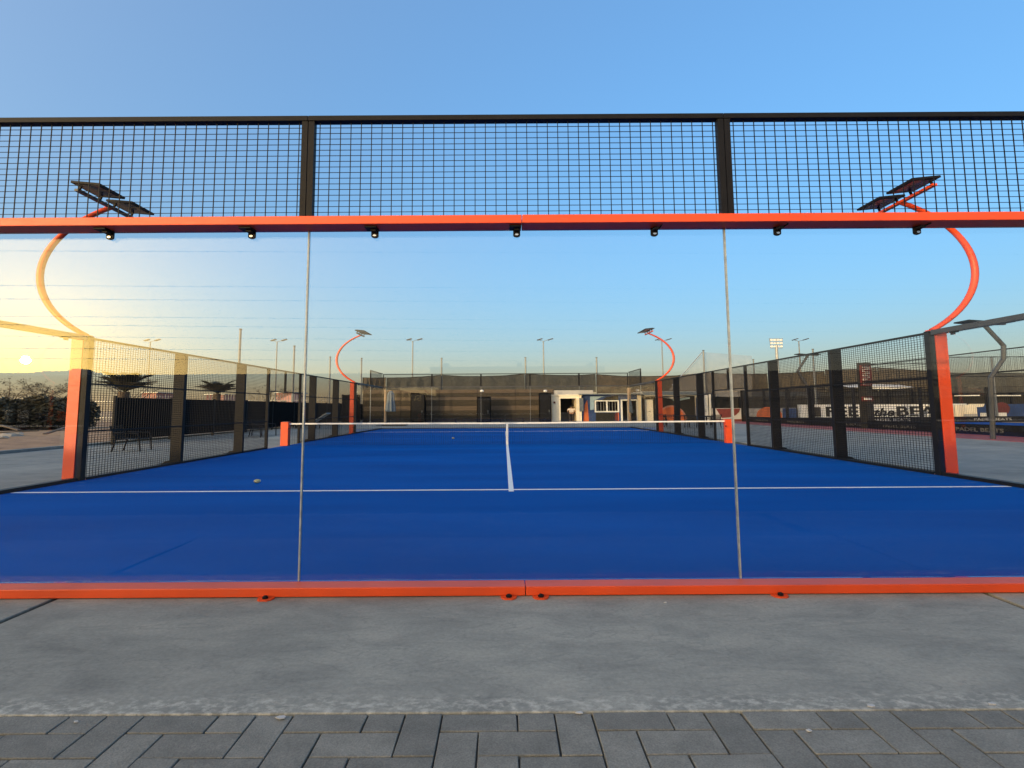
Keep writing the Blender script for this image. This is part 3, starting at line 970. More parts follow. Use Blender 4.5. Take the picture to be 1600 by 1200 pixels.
# rubble and planks on the sand
def rock(px, py, d, s, label):
    p = at(px, py, d)
    rg = random.Random(int(px * 7 + py))
    mb = MB().sphere((p.x, p.y, -.02), s, 10, 6, s * .6)
    mb.v = [(v[0] + rg.uniform(-.18, .18) * s, v[1] + rg.uniform(-.18, .18) * s, v[2] + rg.uniform(-.12, .12) * s) for v in mb.v]
    tag(mb.build('rubble_stone', M['rock'], None, org=(p.x, p.y, -.1)), label, 'stone', 'rubble on the sandy plot')
rock(12, 658, 18, .38, 'pale rubble lump on the sand at the left edge')
rock(26, 655, 19, .33, 'pale rubble lump right of the leftmost one')
rock(4, 662, 17, .22, 'small pale stone in front of the left rubble')
def plank(px0, py0, px1, py1, d0, d1, label):
    a, b_ = at(px0, py0, d0), at(px1, py1, d1)
    a.z = max(a.z, -.04); b_.z = max(b_.z, -.04)
    c = MB().bar(a, b_, .09, .05)
    for q in (.3, .6):
        m_ = a.lerp(b_, q); c.bar(m_, m_ + Vector((.25, .3, .06)), .04)
    tag(c.build('fallen_branch', M['bark'], None, org=(a.x, a.y, 0)), label, 'branch', 'dead branches on the sandy plot')
plank(0, 664, 30, 672, 17, 16, 'dead branch lying across the sand at the far left')
plank(70, 678, 112, 665, 14.5, 17, 'dead branch lying towards the near left floodlight post')
plank(0, 676, 60, 673, 14.6, 15, 'long thin dead branch low on the sand at left')
t = thing('sand_bank', 'low brown earth bank between the sand and the hedge at left', 'bank', (-22, 20, -.1))
mb = MB()
rg = random.Random(4)
NX, NY = 60, 14
for j in range(NY + 1):
    for i in range(NX + 1):
        x = -40 + 30.1 * i / NX; y = 10.5 + 10.5 * j / NY
        e = min(1, i / 8, (NX - i) / 8, (NY - j) / 4)
        z = -.12 + max(0, e) * (.10 + .35 * max(0, (j - 3) / NY)) * (.6 + .5 * rg.random())
        mb.v.append((x, y, z))
for j in range(NY):
    for i in range(NX):
        q = j * (NX + 1) + i
        mb.f.append((q, q + 1, q + NX + 2, q + NX + 1))
mb.build('earth', M['sand'], t, smooth=True)
# picket fence across the far left
t = thing('picket_fence', 'tall pale picket fence far behind the black screen on the left', 'fence', (-22, 38, 0))
mb = MB(); x = -42
while x < -8.7:
    mb.box(x, x + .035, 38, 38.03, 0, 3.35 + .1 * (int(x * 7) % 2)); x += .20
tag(mb.build('pickets', M['grey'], t), kind='stuff')
for z in (.5, 2.6):
    MB().box(-42, -8.7, 38.031, 38.06, z, z + .05).build('rail', M['galv'], t)
def shed(px0, px1, py0, d, mat, label):
    a, b_ = at(px0, py0, d), at(px1, py0, d)
    t = thing('shed', label, 'shed', ((a.x + b_.x) / 2, a.y, 0), 'small sheds beyond the picket fence')
    MB().box(a.x, b_.x, a.y, a.y + 3, -.1, a.z).build('wall', mat, t)
    MB().box(a.x - .15, b_.x + .15, a.y - .15, a.y + 3.1, a.z + .002, a.z + .12).build('roof', M['galv'], t)
    MB().box(a.x + .4, a.x + .9, a.y - .03, a.y - .002, .2, a.z * .7).build('door', M['darkgrey'], t)
shed(432, 459, 614, 48, M['pink'], 'faded red shed seen over the black screen left of the glass joint')
shed(222, 245, 614, 48, M['pink'], 'low reddish shed over the black screen between the larger palm and a post')
shed(322, 350, 617, 52, M['pink'], 'reddish shed half hidden by the smaller palm')

# ------------------------------------------------------------------ far street lights and pitch poles
def street_lamp(px, top, d, label):
    a = at(px, top, d)
    t = thing('street_lamp', label, 'street lamp', (a.x, a.y, 0), 'street lamps along the far road')
    MB().tube([(a.x, a.y, -.1), (a.x, a.y, a.z)], .10, 8, .06).build('pole', M['grey'], t, smooth=True)
    for sx in (-1, 1):
        MB().tube([(a.x, a.y, a.z - .05), (a.x + sx * .5, a.y, a.z + .25)], .045, 6).build('arm', M['galv'], t)
        h = MB(); c = (a.x + sx * .62 + .2, a.y, a.z + .3)
        h.bar((c[0] - .30, c[1], c[2] - .1), (c[0] + .30, c[1], c[2] + .22), .35, .16)
        h.build('lamp_head', M['darkgrey'], t)
for px, top, d, lab in ((235, 534, 64, 'pale street lamp above the larger palm on the left'), (433, 534, 64, 'street lamp just left of the left glass joint'),
                        (645, 533, 64, 'street lamp rising right of the far left curved floodlight'), (849, 533, 64, 'street lamp above the middle of the net'),
                        (1034, 533, 64, 'street lamp partly behind the far right curved floodlight'), (1248, 533, 64, 'street lamp beside the stadium light tower on the right'),
                        (1464, 534, 64, 'street lamp just right of the near right floodlight post')):
    street_lamp(px, top, d, lab)
a = at(1213, 541, 90)
t = thing('stadium_light_tower', 'stadium light tower with a square lamp grid on the right', 'light tower', (a.x, a.y, 0))
MB().tube([(a.x, a.y, -.1), (a.x, a.y, a.z + .3)], .35, 8, .22).build('mast', M['galv'], t, smooth=True)
fr = MB()
for k in range(4):
    z = a.z - .6 + k * .95
    fr.bar((a.x - .95 - .06 * k, a.y, z), (a.x + .95 + .06 * k, a.y, z), .09)
for k in range(3):
    fr.bar((a.x - .9 + .9 * k, a.y, a.z - .6), (a.x - 1.05 + 1.05 * k, a.y, a.z + 2.3), .08)
fr.build('lamp_frame', M['galv'], t)
for r_ in range(3):
    for k in range(4):
        x = a.x - .78 + k * .52; z = a.z - .32 + r_ * .95
        MB().box(x - .19, x + .19, a.y - .12, a.y + .05, z, z + .5).build('lamp', M['white'], t)


def net_pole(px, top, d, label):
    a = at(px, top, d)
    t = thing('net_pole', label, 'pole', (a.x, a.y, 0), 'tall poles round the sports pitch')
    MB().tube([(a.x, a.y, -.1), (a.x, a.y, a.z)], .06, 8, .05).build('shaft', M['grey'], t, smooth=True)
    MB().tube([(a.x, a.y, a.z), (a.x, a.y, a.z + .06)], .075, 8).build('cap', M['darkgrey'], t)
    MB().box(a.x - .12, a.x + .12, a.y - .12, a.y + .12, -.1, .03).build('base_plate', M['darkgrey'], t)
    return a
POLES = [(376, 515, 24, 'tallest slim dark pole above the left side fence'), (460, 541, 31, 'slim dark pole just left of the left glass joint'),
         (516, 558, 37, 'slim dark pole between the left joint and the far curved floodlight'), (565, 560, 38.2, 'slim pole right behind the far left curved floodlight'),
         (690, 560, 38.2, 'slim dark pole over the shade cloth left of the court centre'), (821, 559, 38.2, 'slim dark pole over the shade cloth near the court centre'),
         (932, 559, 38.2, 'slim dark pole above the cabins'), (1099, 548, 34, 'slim dark pole left of the right glass joint'),
         (1177, 562, 38.5, 'slim pole just right of the right glass joint'), (1270, 546, 33, 'slim pole beside the folded black lamp on the right'),
         (1475, 541, 27, 'slim pole behind the near right floodlight post'), (1549, 558, 27, 'slim pole in the right hand corner')]
for q in POLES: net_pole(*q)
# pale netting hung from the poles
def netting(pts, d, label):
    P = [at(x, y, d) for x, y in pts]
    mb = MB().quad(*P)
    mb.quad(*[p + Vector((0, .02, 0)) for p in reversed(P)])
    tag(mb.build('pitch_net', M['net_pale'], None, org=(P[0].x, P[0].y, 0)), label, 'net', 'faint netting between the pitch poles')
netting([(1097, 550), (1175, 556), (1175, 620), (1097, 620)], 34.2, 'pale net hanging right of the slim pole by the right glass joint')
netting([(1097, 550), (1097, 610), (1045, 610), (1052, 600)], 34.3, 'triangular pale net gathered left of that slim pole')
a, b_ = at(1097, 550, 34.1), at(1050, 602, 34.1)
tag(MB().tube([a, a.lerp(b_, .5) + Vector((0, 0, -.1)), b_], .03, 6).build('guy_rope', M['galv'], None, org=tuple(b_)), 'slanting rope of bunched net running down from a slim pole', 'rope')


# shade cloth strips: draped top edge
def shade(x0, x1, tops, bot, d, mat, label, solid=None):
    n = 16
    a, b_ = at(x0, bot, d), at(x1, bot, d)
    t = thing('shade_cloth', label, 'shade cloth', ((a.x + b_.x) / 2, a.y, 0), 'windbreak cloths hung along the pitch')
    mb = MB()
    def top(s):
        q = s * (len(tops) - 1); i = min(int(q), len(tops) - 2); f = q - i
        return tops[i] + (tops[i + 1] - tops[i]) * f
    rows = 5
    for i in range(n + 1):
        s = i / n; x = x0 + (x1 - x0) * s
        zt = at(x, top(s), d).z; zb = at(x, bot, d).z
        for r_ in range(rows + 1):
            h = r_ / rows
            mb.v.append((at(x, bot, d).x, a.y + .10 * math.sin(i * 1.9) * math.sin(h * 3) + (0 if True else 0), zb + (zt - zb) * h))
    for i in range(n):
        for r_ in range(rows):
            q = i * (rows + 1) + r_
            mb.f.append((q, q + rows + 1, q + rows + 2, q + 1))
    mb.build('cloth', mat, t, smooth=True)
    h = MB()
    for i in range(n):
        q = i * (rows + 1) + rows
        h.bar(mb.v[q], mb.v[q + rows + 1], .05)
    h.build('top_hem', M['black'], t)
    h = MB().bar(at(x0, bot, d), at(x1, bot, d), .05); h.build('bottom_hem', M['black'], t)
shade(566, 603, [590, 590.5, 590], 612, 38.0, M['cloth_sunlit'], 'short sunlit-brown windbreak cloth at the far left corner of the court')
shade(603.5, 689, [590.5, 590, 588.5, 586], 612, 38.0, M['cloth_dark'], 'dark windbreak cloth left of the court centre, rising to a pole')
shade(691, 820, [586, 588, 588, 587, 584], 612, 38.0, M['cloth_dark'], 'dark windbreak cloth over the middle of the far wall')
shade(822, 931, [584, 585.5, 586.5, 586.5, 584.5], 612, 38.0, M['cloth_dark'], 'dark windbreak cloth right of the court centre, above the cabins')
shade(933, 1098, [585, 588, 588, 587, 583], 614, 37.6, M['cloth_sunlit'], 'sunlit-brown windbreak cloth behind the far right curved floodlight')
shade(1100, 1200, [582, 584, 584.5, 584], 618, 37.6, M['cloth_sunlit'], 'sunlit-brown windbreak cloth behind the right glass joint')
shade(1201, 1290, [584, 583, 581, 580], 612, 36.5, M['cloth_sunlit'], 'sunlit-brown windbreak cloth below the stadium light tower')
shade(1291, 1372, [578, 577.5, 576, 574.5], 612, 36.0, M['cloth_sunlit'], 'sunlit-brown windbreak cloth rising to a peak left of the lettered post')
shade(1373, 1452, [574.5, 576, 578, 579.5], 612, 36.0, M['cloth_sunlit'], 'sunlit-brown windbreak cloth falling from the peak right of the lettered post')
shade(1453, 1640, [582, 583, 583, 584], 614, 35.0, M['cloth_dark'], 'dark windbreak cloth at the right edge')

# ------------------------------------------------------------------ back wall of boards behind the far glass
a, b_ = at(566, 660, 33.6), at(866, 660, 33.6)
t = thing('board_wall', 'long wall of tan and brown horizontal boards behind the far glass', 'wall', ((a.x + b_.x) / 2, a.y, 0))
rows = [(0, .66, 'darkboard'), (.665, 1.22, 'brown'), (1.225, 1.72, 'tan'), (1.725, 2.34, 'brown'), (2.345, 2.68, 'tan'), (2.685, 3.08, 'brown'), (3.085, 3.46, 'tan')]
nseg = 5
for (z0, z1, mm) in rows:
    for k in range(nseg):
        xa = a.x + (b_.x - a.x) * k / nseg; xb = a.x + (b_.x - a.x) * (k + 1) / nseg
        dy = random.uniform(-.02, .02)
        MB().box(xa + .01, xb - .01, a.y + dy, a.y + .08, z0, z1 - random.uniform(0, .02)).build('board', M[mm], t)
MB().box(a.x, b_.x, a.y + .09, a.y + .2, 0, 3.4).build('backing', M['darkboard'], t)
def locker(x0, x1, y0, label, lamp):
    p, q = at(x0, 660, 32.4), at(x1, 660, 32.4)
    zt = at(x0, y0, 32.4).z
    t = thing('black_cabinet', label, 'cabinet', ((p.x + q.x) / 2, p.y, 0), 'black cabinets against the board wall')
    MB().box(p.x, q.x, p.y, p.y + .5, 0, zt).build('body', M['screen'], t, bevel=.02)
    MB().box(p.x + .05, q.x - .05, p.y - .03, p.y - .004, .15, zt - .15).build('door', M['black'], t, bevel=.01)
    MB().tube([((p.x * .2 + q.x * .8), p.y - .06, 1.0), ((p.x * .2 + q.x * .8), p.y - .06, 1.25)], .018, 6).build('handle', M['grey'], t)
    if lamp:
        c = at(lamp, 611, 32.2)
        t2 = thing('globe_lamp', lamp_labels[lamp], 'lamp', tuple(c), 'white globe lamps on the cabinets')
        MB().sphere(c, .115, 14, 8, .135).build('globe', M['white'], t2, smooth=True)
        MB().tube([(c.x, c.y, c.z - .2), (c.x, c.y, c.z - .1)], .03, 6).build('stem', M['black'], t2)
lamp_labels = {753: 'white globe lamp above the middle black cabinet', 852: 'white globe lamp above the black cabinet beside the cream cabin'}
locker(641, 664, 614, 'black cabinet left of centre against the board wall', None)
locker(745, 767, 620, 'black cabinet near the centre with a globe lamp over it', 753)
locker(843, 862, 614, 'black cabinet next to the cream cabin', 852)
# benches / long low black planter in front of the boards
t = thing('bench', 'long low black bench in front of the board wall', 'bench', (0, 28.5, 0))
p, q = at(566, 660, 30.8), at(858, 660, 30.8)
MB().box(p.x, q.x, 28.0, 28.4, .40, .46).build('seat', M['black'], t)
for k in range(9):
    x = p.x + .2 + (q.x - p.x - .4) * k / 8
    MB().box(x - .04, x + .04, 28.02, 28.38, 0, .399).build('leg', M['black'], t)
# furled parasol
p = at(606, 660, 27)
t = thing('parasol', 'furled grey blue parasol on a timber pole behind the far glass', 'parasol', (p.x, p.y, 0))
top = at(606, 611, 27).z
MB().tube([(p.x - .13, p.y, 0), (p.x - .13, p.y, top + .1)], .06, 8).build('pole', M['timber'], t, smooth=True)
mb = MB(); n = 16
prof = [(top, .06), (top - .25, .17), (top - .8, .19), (top - 1.3, .24), (top - 1.75, .26), (top - 1.78, .10)]
for (z, r) in prof:
    for k in range(n):
        aa = 2 * math.pi * k / n
        rr = r * (1 if k % 2 else .72)
        mb.v.append((p.x + .12 + rr * math.cos(aa), p.y + rr * math.sin(aa), z))
for i in range(len(prof) - 1):
    for k in range(n):
        j = (k + 1) % n
        mb.f.append((i * n + k, i * n + j, (i + 1) * n + j, (i + 1) * n + k))
mb.f.append(tuple(range(n))); mb.f.append(tuple((len(prof) - 1) * n + k for k in reversed(range(n))))
mb.build('canopy', M['parasol'], t)
MB().tube([(p.x - .13, p.y, top), (p.x + .12, p.y, top + .05)], .03, 6).build('arm', M['timber'], t)
MB().box(p.x - .5, p.x + .9, p.y - .35, p.y + .35, 0, .10).build('base', M['darkboard'], t)

# ------------------------------------------------------------------ cabins
D = 33.0
def X(px): return at(px, 650, D).x
def Z(py): return at(900, py, D).z
yc = D - CD
t = thing('kiosk', 'cream panelled kiosk with an open dark doorway and a person inside', 'kiosk', (X(888), yc, 0))
MB().box(X(863), X(876), yc, yc + 2.2, 0, Z(618)).build('wall_panel', M['cream'], t)
MB().box(X(901), X(909), yc, yc + 2.2, 0, Z(618)).build('wall_panel', M['cream'], t)
MB().box(X(876) + .003, X(901) - .003, yc, yc + .12, Z(622.5), Z(618)).build('lintel', M['cream'], t)
MB().box(X(863), X(909), yc + 2.21, yc + 2.3, 0, Z(618)).build('rear_wall', M['darkboard'], t)
MB().box(X(863) - .05, X(909) + .05, yc - .06, yc + 2.3, Z(618) + .003, Z(616.5)).build('roof', M['cream'], t)
MB().box(X(868), X(929), yc + .3, yc + 2.0, Z(616.5) + .003, Z(609.5)).build('roof_box', M['farwall'], t)
MB().box(X(876) + .02, X(901) - .02, yc + 1.2, yc + 1.5, 0, .95).build('counter', M['darkgrey'], t)
MB().box(X(865), X(868), yc - .03, yc - .002, 1.9, 2.1).build('notice', M['red'], t)
t = thing('cabin', 'mural painted cabin with a white framed sliding window and a glazed door', 'cabin', (X(965), yc, 0))
wy = yc + .25
for (x0, x1, z0, z1) in ((909.5, 931, 0, Z(617)), (931, 968.5, 0, Z(644)), (931, 968.5, Z(626), Z(617)), (968.5, 972, 0, Z(617)), (972, 998, Z(625), Z(617)), (998, 1010, 0, Z(617))):
    MB().box(X(x0), X(x1) - .002, wy, wy + .12, z0, z1 - .002).build('wall_panel', M['muralblue'] if x0 < 990 else M['cream'], t)
MB().box(X(909.5), X(1010), wy + 2.3, wy + 2.4, 0, Z(617)).build('rear_wall', M['darkboard'], t)
MB().box(X(905), X(1012), yc - .25, wy + 2.5, Z(617) + .004, Z(615.5)).build('roof', M['parasol'], t)
# mural shapes, 2 cm boards fixed to the wall
def disc(cx, cz, rx, rz, a0, a1, y, mat, name, par, n=18):
    pts = [(cx + rx * math.cos(R(a0 + (a1 - a0) * k / n)), cz + rz * math.sin(R(a0 + (a1 - a0) * k / n))) for k in range(n + 1)]
    if a1 - a0 < 359: pts.append((cx, cz))
    else: pts = pts[:-1]
    MB().prism(pts, 'y', y - .02, y - .002).build(name, mat, par)
MB().prism([(X(912), 0), (X(921), 0), (X(919), Z(625)), (X(915), Z(632))], 'y', wy - .02, wy - .003).build('mural_shape', M['muralorange'], t)
MB().prism([(X(905.5), Z(622)), (X(911.5), Z(622)), (X(911.5), Z(643)), (X(905.5), Z(643))], 'y', yc - .10, yc - .004).build('meter_box', M['grey'], t)
MB().prism([(X(923.5), Z(641)), (X(929.5), Z(640)), (X(929.5), Z(620)), (X(923.5), Z(620))], 'y', wy - .02, wy - .003).build('mural_shape', M['muralsky'], t)
MB().prism([(X(931), Z(625.8)), (X(940), Z(621)), (X(948), Z(619.5)), (X(923.8), Z(619.5)), (X(930), Z(625.8))], 'y', wy - .019, wy - .003).build('mural_shape', M['muralsky'], t)
MB().prism([(X(941), Z(625.8)), (X(950), Z(620.4)), (X(968), Z(618)), (X(968), Z(625.8))], 'y', wy - .017, wy - .003).build('mural_shape', M['darkboard'], t)
MB().box(X(932), X(962), wy - .02, wy - .003, .02, Z(645.5)).build('mural_shape', M['darkboard'], t)
disc(X(967), Z(652), .20, .55, 90, 270, wy, M['red'], 'mural_shape', t)
MB().box(X(967), X(968.3), wy - .02, wy - .003, Z(658), Z(645.2)).build('mural_shape', M['muralorange'], t)
w = MB()
wx0, wx1, wz0, wz1 = X(930.5), X(969), Z(644.5), Z(625.5)
fw = .09
w.box(wx0, wx1, wy - .05, wy - .001, wz0, wz0 + .13); w.box(wx0, wx1, wy - .05, wy - .001, wz1 - .13, wz1)
w.box(wx0, wx0 + fw, wy - .05, wy - .001, wz0 + .131, wz1 - .131); w.box(wx1 - fw, wx1, wy - .05, wy - .001, wz0 + .131, wz1 - .131)
w.box((wx0 + wx1) / 2 - .05, (wx0 + wx1) / 2 + .05, wy - .045, wy - .001, wz0 + .131, wz1 - .131)
wf = w.build('window_frame', M['white'], t)
for k in (0, 1):
    xa = wx0 + .095 if k == 0 else (wx0 + wx1) / 2 + .055
    xb = (wx0 + wx1) / 2 - .055 if k == 0 else wx1 - .095
    MB().box(xa, xb, wy + .02, wy + .03, wz0 + .133, wz1 - .133).build('pane', M['glass'], wf)
    for q in range(3):
        x = xa + (xb - xa) * (q + .7) / 3.3
        MB().box(x, x + .03, wy + .2, wy + .24, wz0, wz1).build('curtain_fold', M['farwall'], wf)
d_ = MB()
dx0, dx1, dz1 = X(971.5), X(998), Z(624.5)
d_.box(dx0, dx0 + .10, wy - .06, wy - .001, 0, dz1); d_.box(dx1 - .05, dx1, wy - .06, wy - .001, 0, dz1); d_.box(dx0 + .101, dx1 - .051, wy - .06, wy - .001, dz1 - .12, dz1)
df = d_.build('door_frame', M['white'], t)
MB().box(dx0 + .11, dx1 - .06, wy + .03, wy + .04, 0, dz1 - .13).build('door_pane', M['glass'], df)
MB().box(dx0 + .45, dx0 + .50, wy + .3, wy + .34, 0, dz1 - .2).build('curtain_fold', M['farwall'], df)
t = thing('open_door', 'cream door leaf standing open to the right of the glazed cabin door', 'door', (X(1010), yc, 0))
MB().box(X(1001), X(1009.5), yc - .14, yc - .08, .02, Z(625)).build('leaf', M['cream'], t)
MB().box(X(1010), X(1020), yc - .12, yc - .06, .02, Z(625)).build('leaf', M['cream'], t)
MB().tube([(X(1013), yc - .15, 1.0), (X(1015.5), yc - .15, 1.0)], .03, 6).build('handle', M['darkgrey'], t)
# post in front of the cabin
p = at(984, 660, 30)
t = thing('timber_post', 'timber post with a hanging grey cloth in front of the glazed door', 'post', (p.x, p.y, 0))
MB().box(p.x - .07, p.x + .07, p.y - .07, p.y + .07, 0, at(982, 606, 30).z).build('shaft', M['timber'], t)
MB().prism([(p.x - .04, 1.0), (p.x + .16, .9), (p.x + .10, 2.0), (p.x - .02, 2.3)], 'y', p.y - .12, p.y - .072).build('cloth', M['parasol'], t)
t = thing('canopy', 'dark flat canopy roof on a beam above the second cabin', 'canopy', (X(1060), yc, 0))
MB().box(X(1002), X(1098), yc - .4, yc + 2.5, Z(616.5), Z(612.5)).build('roof', M['farwall'], t)
MB().box(X(1002), X(1098), yc - .46, yc - .402, Z(618), Z(613)).build('fascia', M['parasol'], t)
for px in (1004, 1095):
    MB().box(X(px) - .08, X(px) + .08, yc - .3, yc - .14, 0, Z(616.6)).build('post', M['black'], t)
t = thing('cabin', 'second dark cabin with an orange arch mural behind the right fence', 'cabin', (X(1060), yc + .5, 0))
wy = yc + .6
MB().box(X(1021), X(1092), wy, wy + 2, 0, Z(619.5)).build('wall', M['darkboard'], t)
disc(X(1054), Z(662), .95, Z(634) - Z(662), 0, 180, wy, M['pink'], 'mural_shape', t)
disc(X(1054), Z(662), .86, Z(636.5) - Z(662), 0, 180, wy - .02, M['muralorange'], 'mural_shape', t)
MB().prism([(X(1055), Z(625)), (X(1084), Z(621)), (X(1084), Z(624)), (X(1060), Z(628))], 'y', wy - .02, wy - .003).build('mural_shape', M['muralsky'], t)
MB().prism([(X(1036), Z(620.5)), (X(1080), Z(620.5)), (X(1055), Z(624))], 'y', wy - .02, wy - .003).build('mural_shape', M['white'], t)
MB().box(X(1093), X(1096), yc + .3, yc + .5, 0, Z(622)).build('blue_corner', M['muralblue'], t)
t = thing('open_door', 'white door leaf standing open at the right end of the second cabin', 'door', (X(1103), yc, 0))
MB().box(X(1096.5), X(1106), yc - .1, yc - .04, .02, Z(618.5)).build('leaf', M['white'], t)
MB().box(X(1108), X(1111), yc - .12, yc - .06, .02, Z(616.5)).build('frame_post', M['white'], t)
MB().tube([(X(1101), yc - .14, 1.0), (X(1103), yc - .14, 1.0)], .03, 6).build('handle', M['darkgrey'], t)

# the person in the doorway: back to the court, pale shirt, dark trousers
def skinned(name, pts, edges, radii, mat, parent, org):
    me = bpy.data.meshes.new(name)
    me.from_pydata([Vector(p) for p in pts], edges, [])
    o = bpy.data.objects.new(name, me); col.objects.link(o)
    md = o.modifiers.new('skin', 'SKIN')
    for i, r in enumerate(radii):
        me.skin_vertices[0].data[i].radius = r if isinstance(r, tuple) else (r, r)
    me.skin_vertices[0].data[0].use_root = True
    sb = o.modifiers.new('sub', 'SUBSURF'); sb.levels = 2; sb.render_levels = 2
    bpy.context.view_layer.update()
    m2 = bpy.data.meshes.new_from_object(o.evaluated_get(bpy.context.evaluated_depsgraph_get()))
    bpy.data.objects.remove(o)
    for v in m2.vertices:
        v.co = (KX * v.co.x, KX * v.co.y, v.co.z)
    m2.polygons.foreach_set('use_smooth', [True] * len(m2.polygons))
    m2.materials.clear(); m2.materials.append(mat)
    ob = bpy.data.objects.new(name, m2); col.objects.link(ob); ob.parent = parent; ob['_o'] = org
    return ob
px_, py_ = X(894.5), yc + .45
t = thing('person', 'person in a pale t-shirt and dark trousers standing in the kiosk doorway', 'person', (px_, py_, 0))
s = .93
B = [(0, 0, .93), (0, 0, 1.12), (0, 0, 1.34), (0, 0, 1.47), (0, -.01, 1.56), (0, -.02, 1.66), (0, -.02, 1.74),
     (-.09, 0, .88), (-.10, -.02, .48), (-.10, .02, .08), (-.10, -.14, .04), (.09, 0, .88), (.10, .02, .48), (.10, .05, .08), (.10, -.11, .04),
     (-.18, 0, 1.41), (-.25, .02, 1.15), (-.20, -.16, 1.0), (-.17, -.24, .98), (.18, 0, 1.41), (.26, .02, 1.15), (.21, -.14, .98), (.18, -.22, .96)]
E = [(0, 1), (1, 2), (2, 3), (3, 4), (4, 5), (5, 6), (0, 7), (7, 8), (8, 9), (9, 10), (0, 11), (11, 12), (12, 13), (13, 14),
     (2, 15), (15, 16), (16, 17), (17, 18), (2, 19), (19, 20), (20, 21), (21, 22)]
RD = [(.14, .10), (.13, .09), (.15, .10), (.055, .055), (.055, .06), (.082, .095), (.06, .07), .085, .06, .042, .035, .085, .06, .042, .035,
      .06, .045, .034, .036, .06, .045, .034, .036]
flip = lambda p: (p[0] * s, -p[1] * s, p[2] * s)      # faces away from the court
skinned('body', [flip(p) for p in B], E, RD, M['skin'], t, (px_, py_, 0))
SH = [(0, 0, .95), (0, 0, 1.12), (0, 0, 1.34), (0, 0, 1.44), (-.18, 0, 1.41), (-.235, .015, 1.22), (.18, 0, 1.41), (.245, .015, 1.22)]
skinned('shirt', [flip(p) for p in SH], [(0, 1), (1, 2), (2, 3), (2, 4), (4, 5), (2, 6), (6, 7)], [(.165, .125), (.155, .115), (.17, .12), (.09, .08), .078, .062, .078, .062], M['shirt'], t, (px_, py_, 0))
TR = [(0, 0, .95), (-.09, 0, .86), (-.10, -.02, .48), (-.10, .02, .10), (.09, 0, .86), (.10, .02, .48), (.10, .05, .10)]
skinned('trousers', [flip(p) for p in TR], [(0, 1), (1, 2), (2, 3), (0, 4), (4, 5), (5, 6)], [(.155, .12), .10, .078, .062, .10, .078, .062], M['trouser'], t, (px_, py_, 0))
hr = MB().sphere((px_, py_ - .01, 1.68 * s), .088, 14, 8, .10); hr.build('hair', M['trouser'], t, org=(px_, py_, 0), smooth=True)
for ch in t.children:
    pass

# chairs and tables in front of the second cabin
for i, (px, py, lab) in enumerate(((1040, 668.5, 'black chair at the left end of the row before the orange arch'), (1066, 669, 'second black chair in the row before the orange arch'),
                                  (1083, 669.5, 'third black chair in the row before the orange arch'), (1112, 670, 'black chair at the right end of the row, by the white door'))):
    chair(px, py, R(20 + 60 * i), lab)
p = at(1073, 662, 25)
t = thing('garden_table', 'long dark table among the chairs before the orange arch', 'table', (p.x, p.y, 0))
MB().box(p.x - 1.1, p.x + 1.1, p.y - .35, p.y + .35, .70, .74).build('table_top', M['black'], t)
for sx in (-1, 1):
    for sy in (-1, 1):
        MB().box(p.x + sx * 1.0 - .03, p.x + sx * 1.0 + .03, p.y + sy * .28 - .03, p.y + sy * .28 + .03, 0, .699).build('leg', M['black'], t)

# ------------------------------------------------------------------ painted wall on the right
DW = 31.0
def XW(px): return at(px, 650, DW).x
def ZW(py): return at(1300, py, DW).z
yw = DW - CD
t = thing('mural_wall', 'low wall painted with red, white, orange and blue shapes behind the right fence', 'wall', (XW(1180), yw, 0))
MB().box(XW(1113), XW(1245), yw, yw + .2, 0, ZW(637)).build('wall', M['farwall'], t)
MB().prism([(XW(1119), ZW(637.5)), (XW(1157), ZW(637.5)), (XW(1155), ZW(643)), (XW(1149), ZW(648)), (XW(1140), ZW(651)), (XW(1128), ZW(652))], 'y', yw - .02, yw - .003).build('mural_shape', M['red'], t)
disc(XW(1202), (ZW(635) + ZW(662)) / 2, XW(1222) - XW(1202), (ZW(635) - ZW(662)) / 2, 0, 360, yw, M['muralorange'], 'mural_shape', t, 26)
MB().box(XW(1223), XW(1244.5), yw - .02, yw - .003, .3, ZW(637.5)).build('mural_shape', M['muralblue'], t)
MB().box(XW(1113), XW(1221), yw - .018, yw - .003, .02, .22).build('mural_shape', M['red'], t)
t = thing('lettered_wall', 'white wall with big dark letters reading FEEL the BEAT', 'wall', (XW(1400), yw, 0))
MB().box(XW(1250), XW(1512), yw, yw + .2, 0, ZW(632)).build('wall', M['white'], t)
MB().box(XW(1270), XW(1283), yw - .02, yw - .003, ZW(651), ZW(636)).build('mural_shape', M['brown'], t)
lz = ZW(651); ls = (ZW(635.5) - ZW(651)) * 1.36
lh = ZW(635.5) - ZW(651)
text_mesh('lettering', 'FEEL', 1, M['darkboard'], t, (XW(1291), yw - .012, lz), (1, 0, 0), (0, 0, 1), bold=.025, width=XW(1360) - XW(1291), height=lh)
text_mesh('lettering', 'the', 1, M['black'], t, (XW(1366), yw - .012, lz), (1, 0, 0), (0, 0, 1), shear=.3, bold=.03, width=XW(1398) - XW(1366), height=lh * .85)
text_mesh('lettering', 'BEAT', 1, M['darkboard'], t, (XW(1402), yw - .012, lz), (1, 0, 0), (0, 0, 1), bold=.025, width=XW(1484) - XW(1402), height=lh)
t = thing('mural_wall', 'blue painted wall with a red disc at the right edge', 'wall', (XW(1570), yw, 0))
MB().box(XW(1513), XW(1660), yw, yw + .2, 0, ZW(633)).build('wall', M['muralblue'], t)
disc(XW(1567), ZW(640), .42, .62, 0, 360, yw, M['red'], 'mural_shape', t)
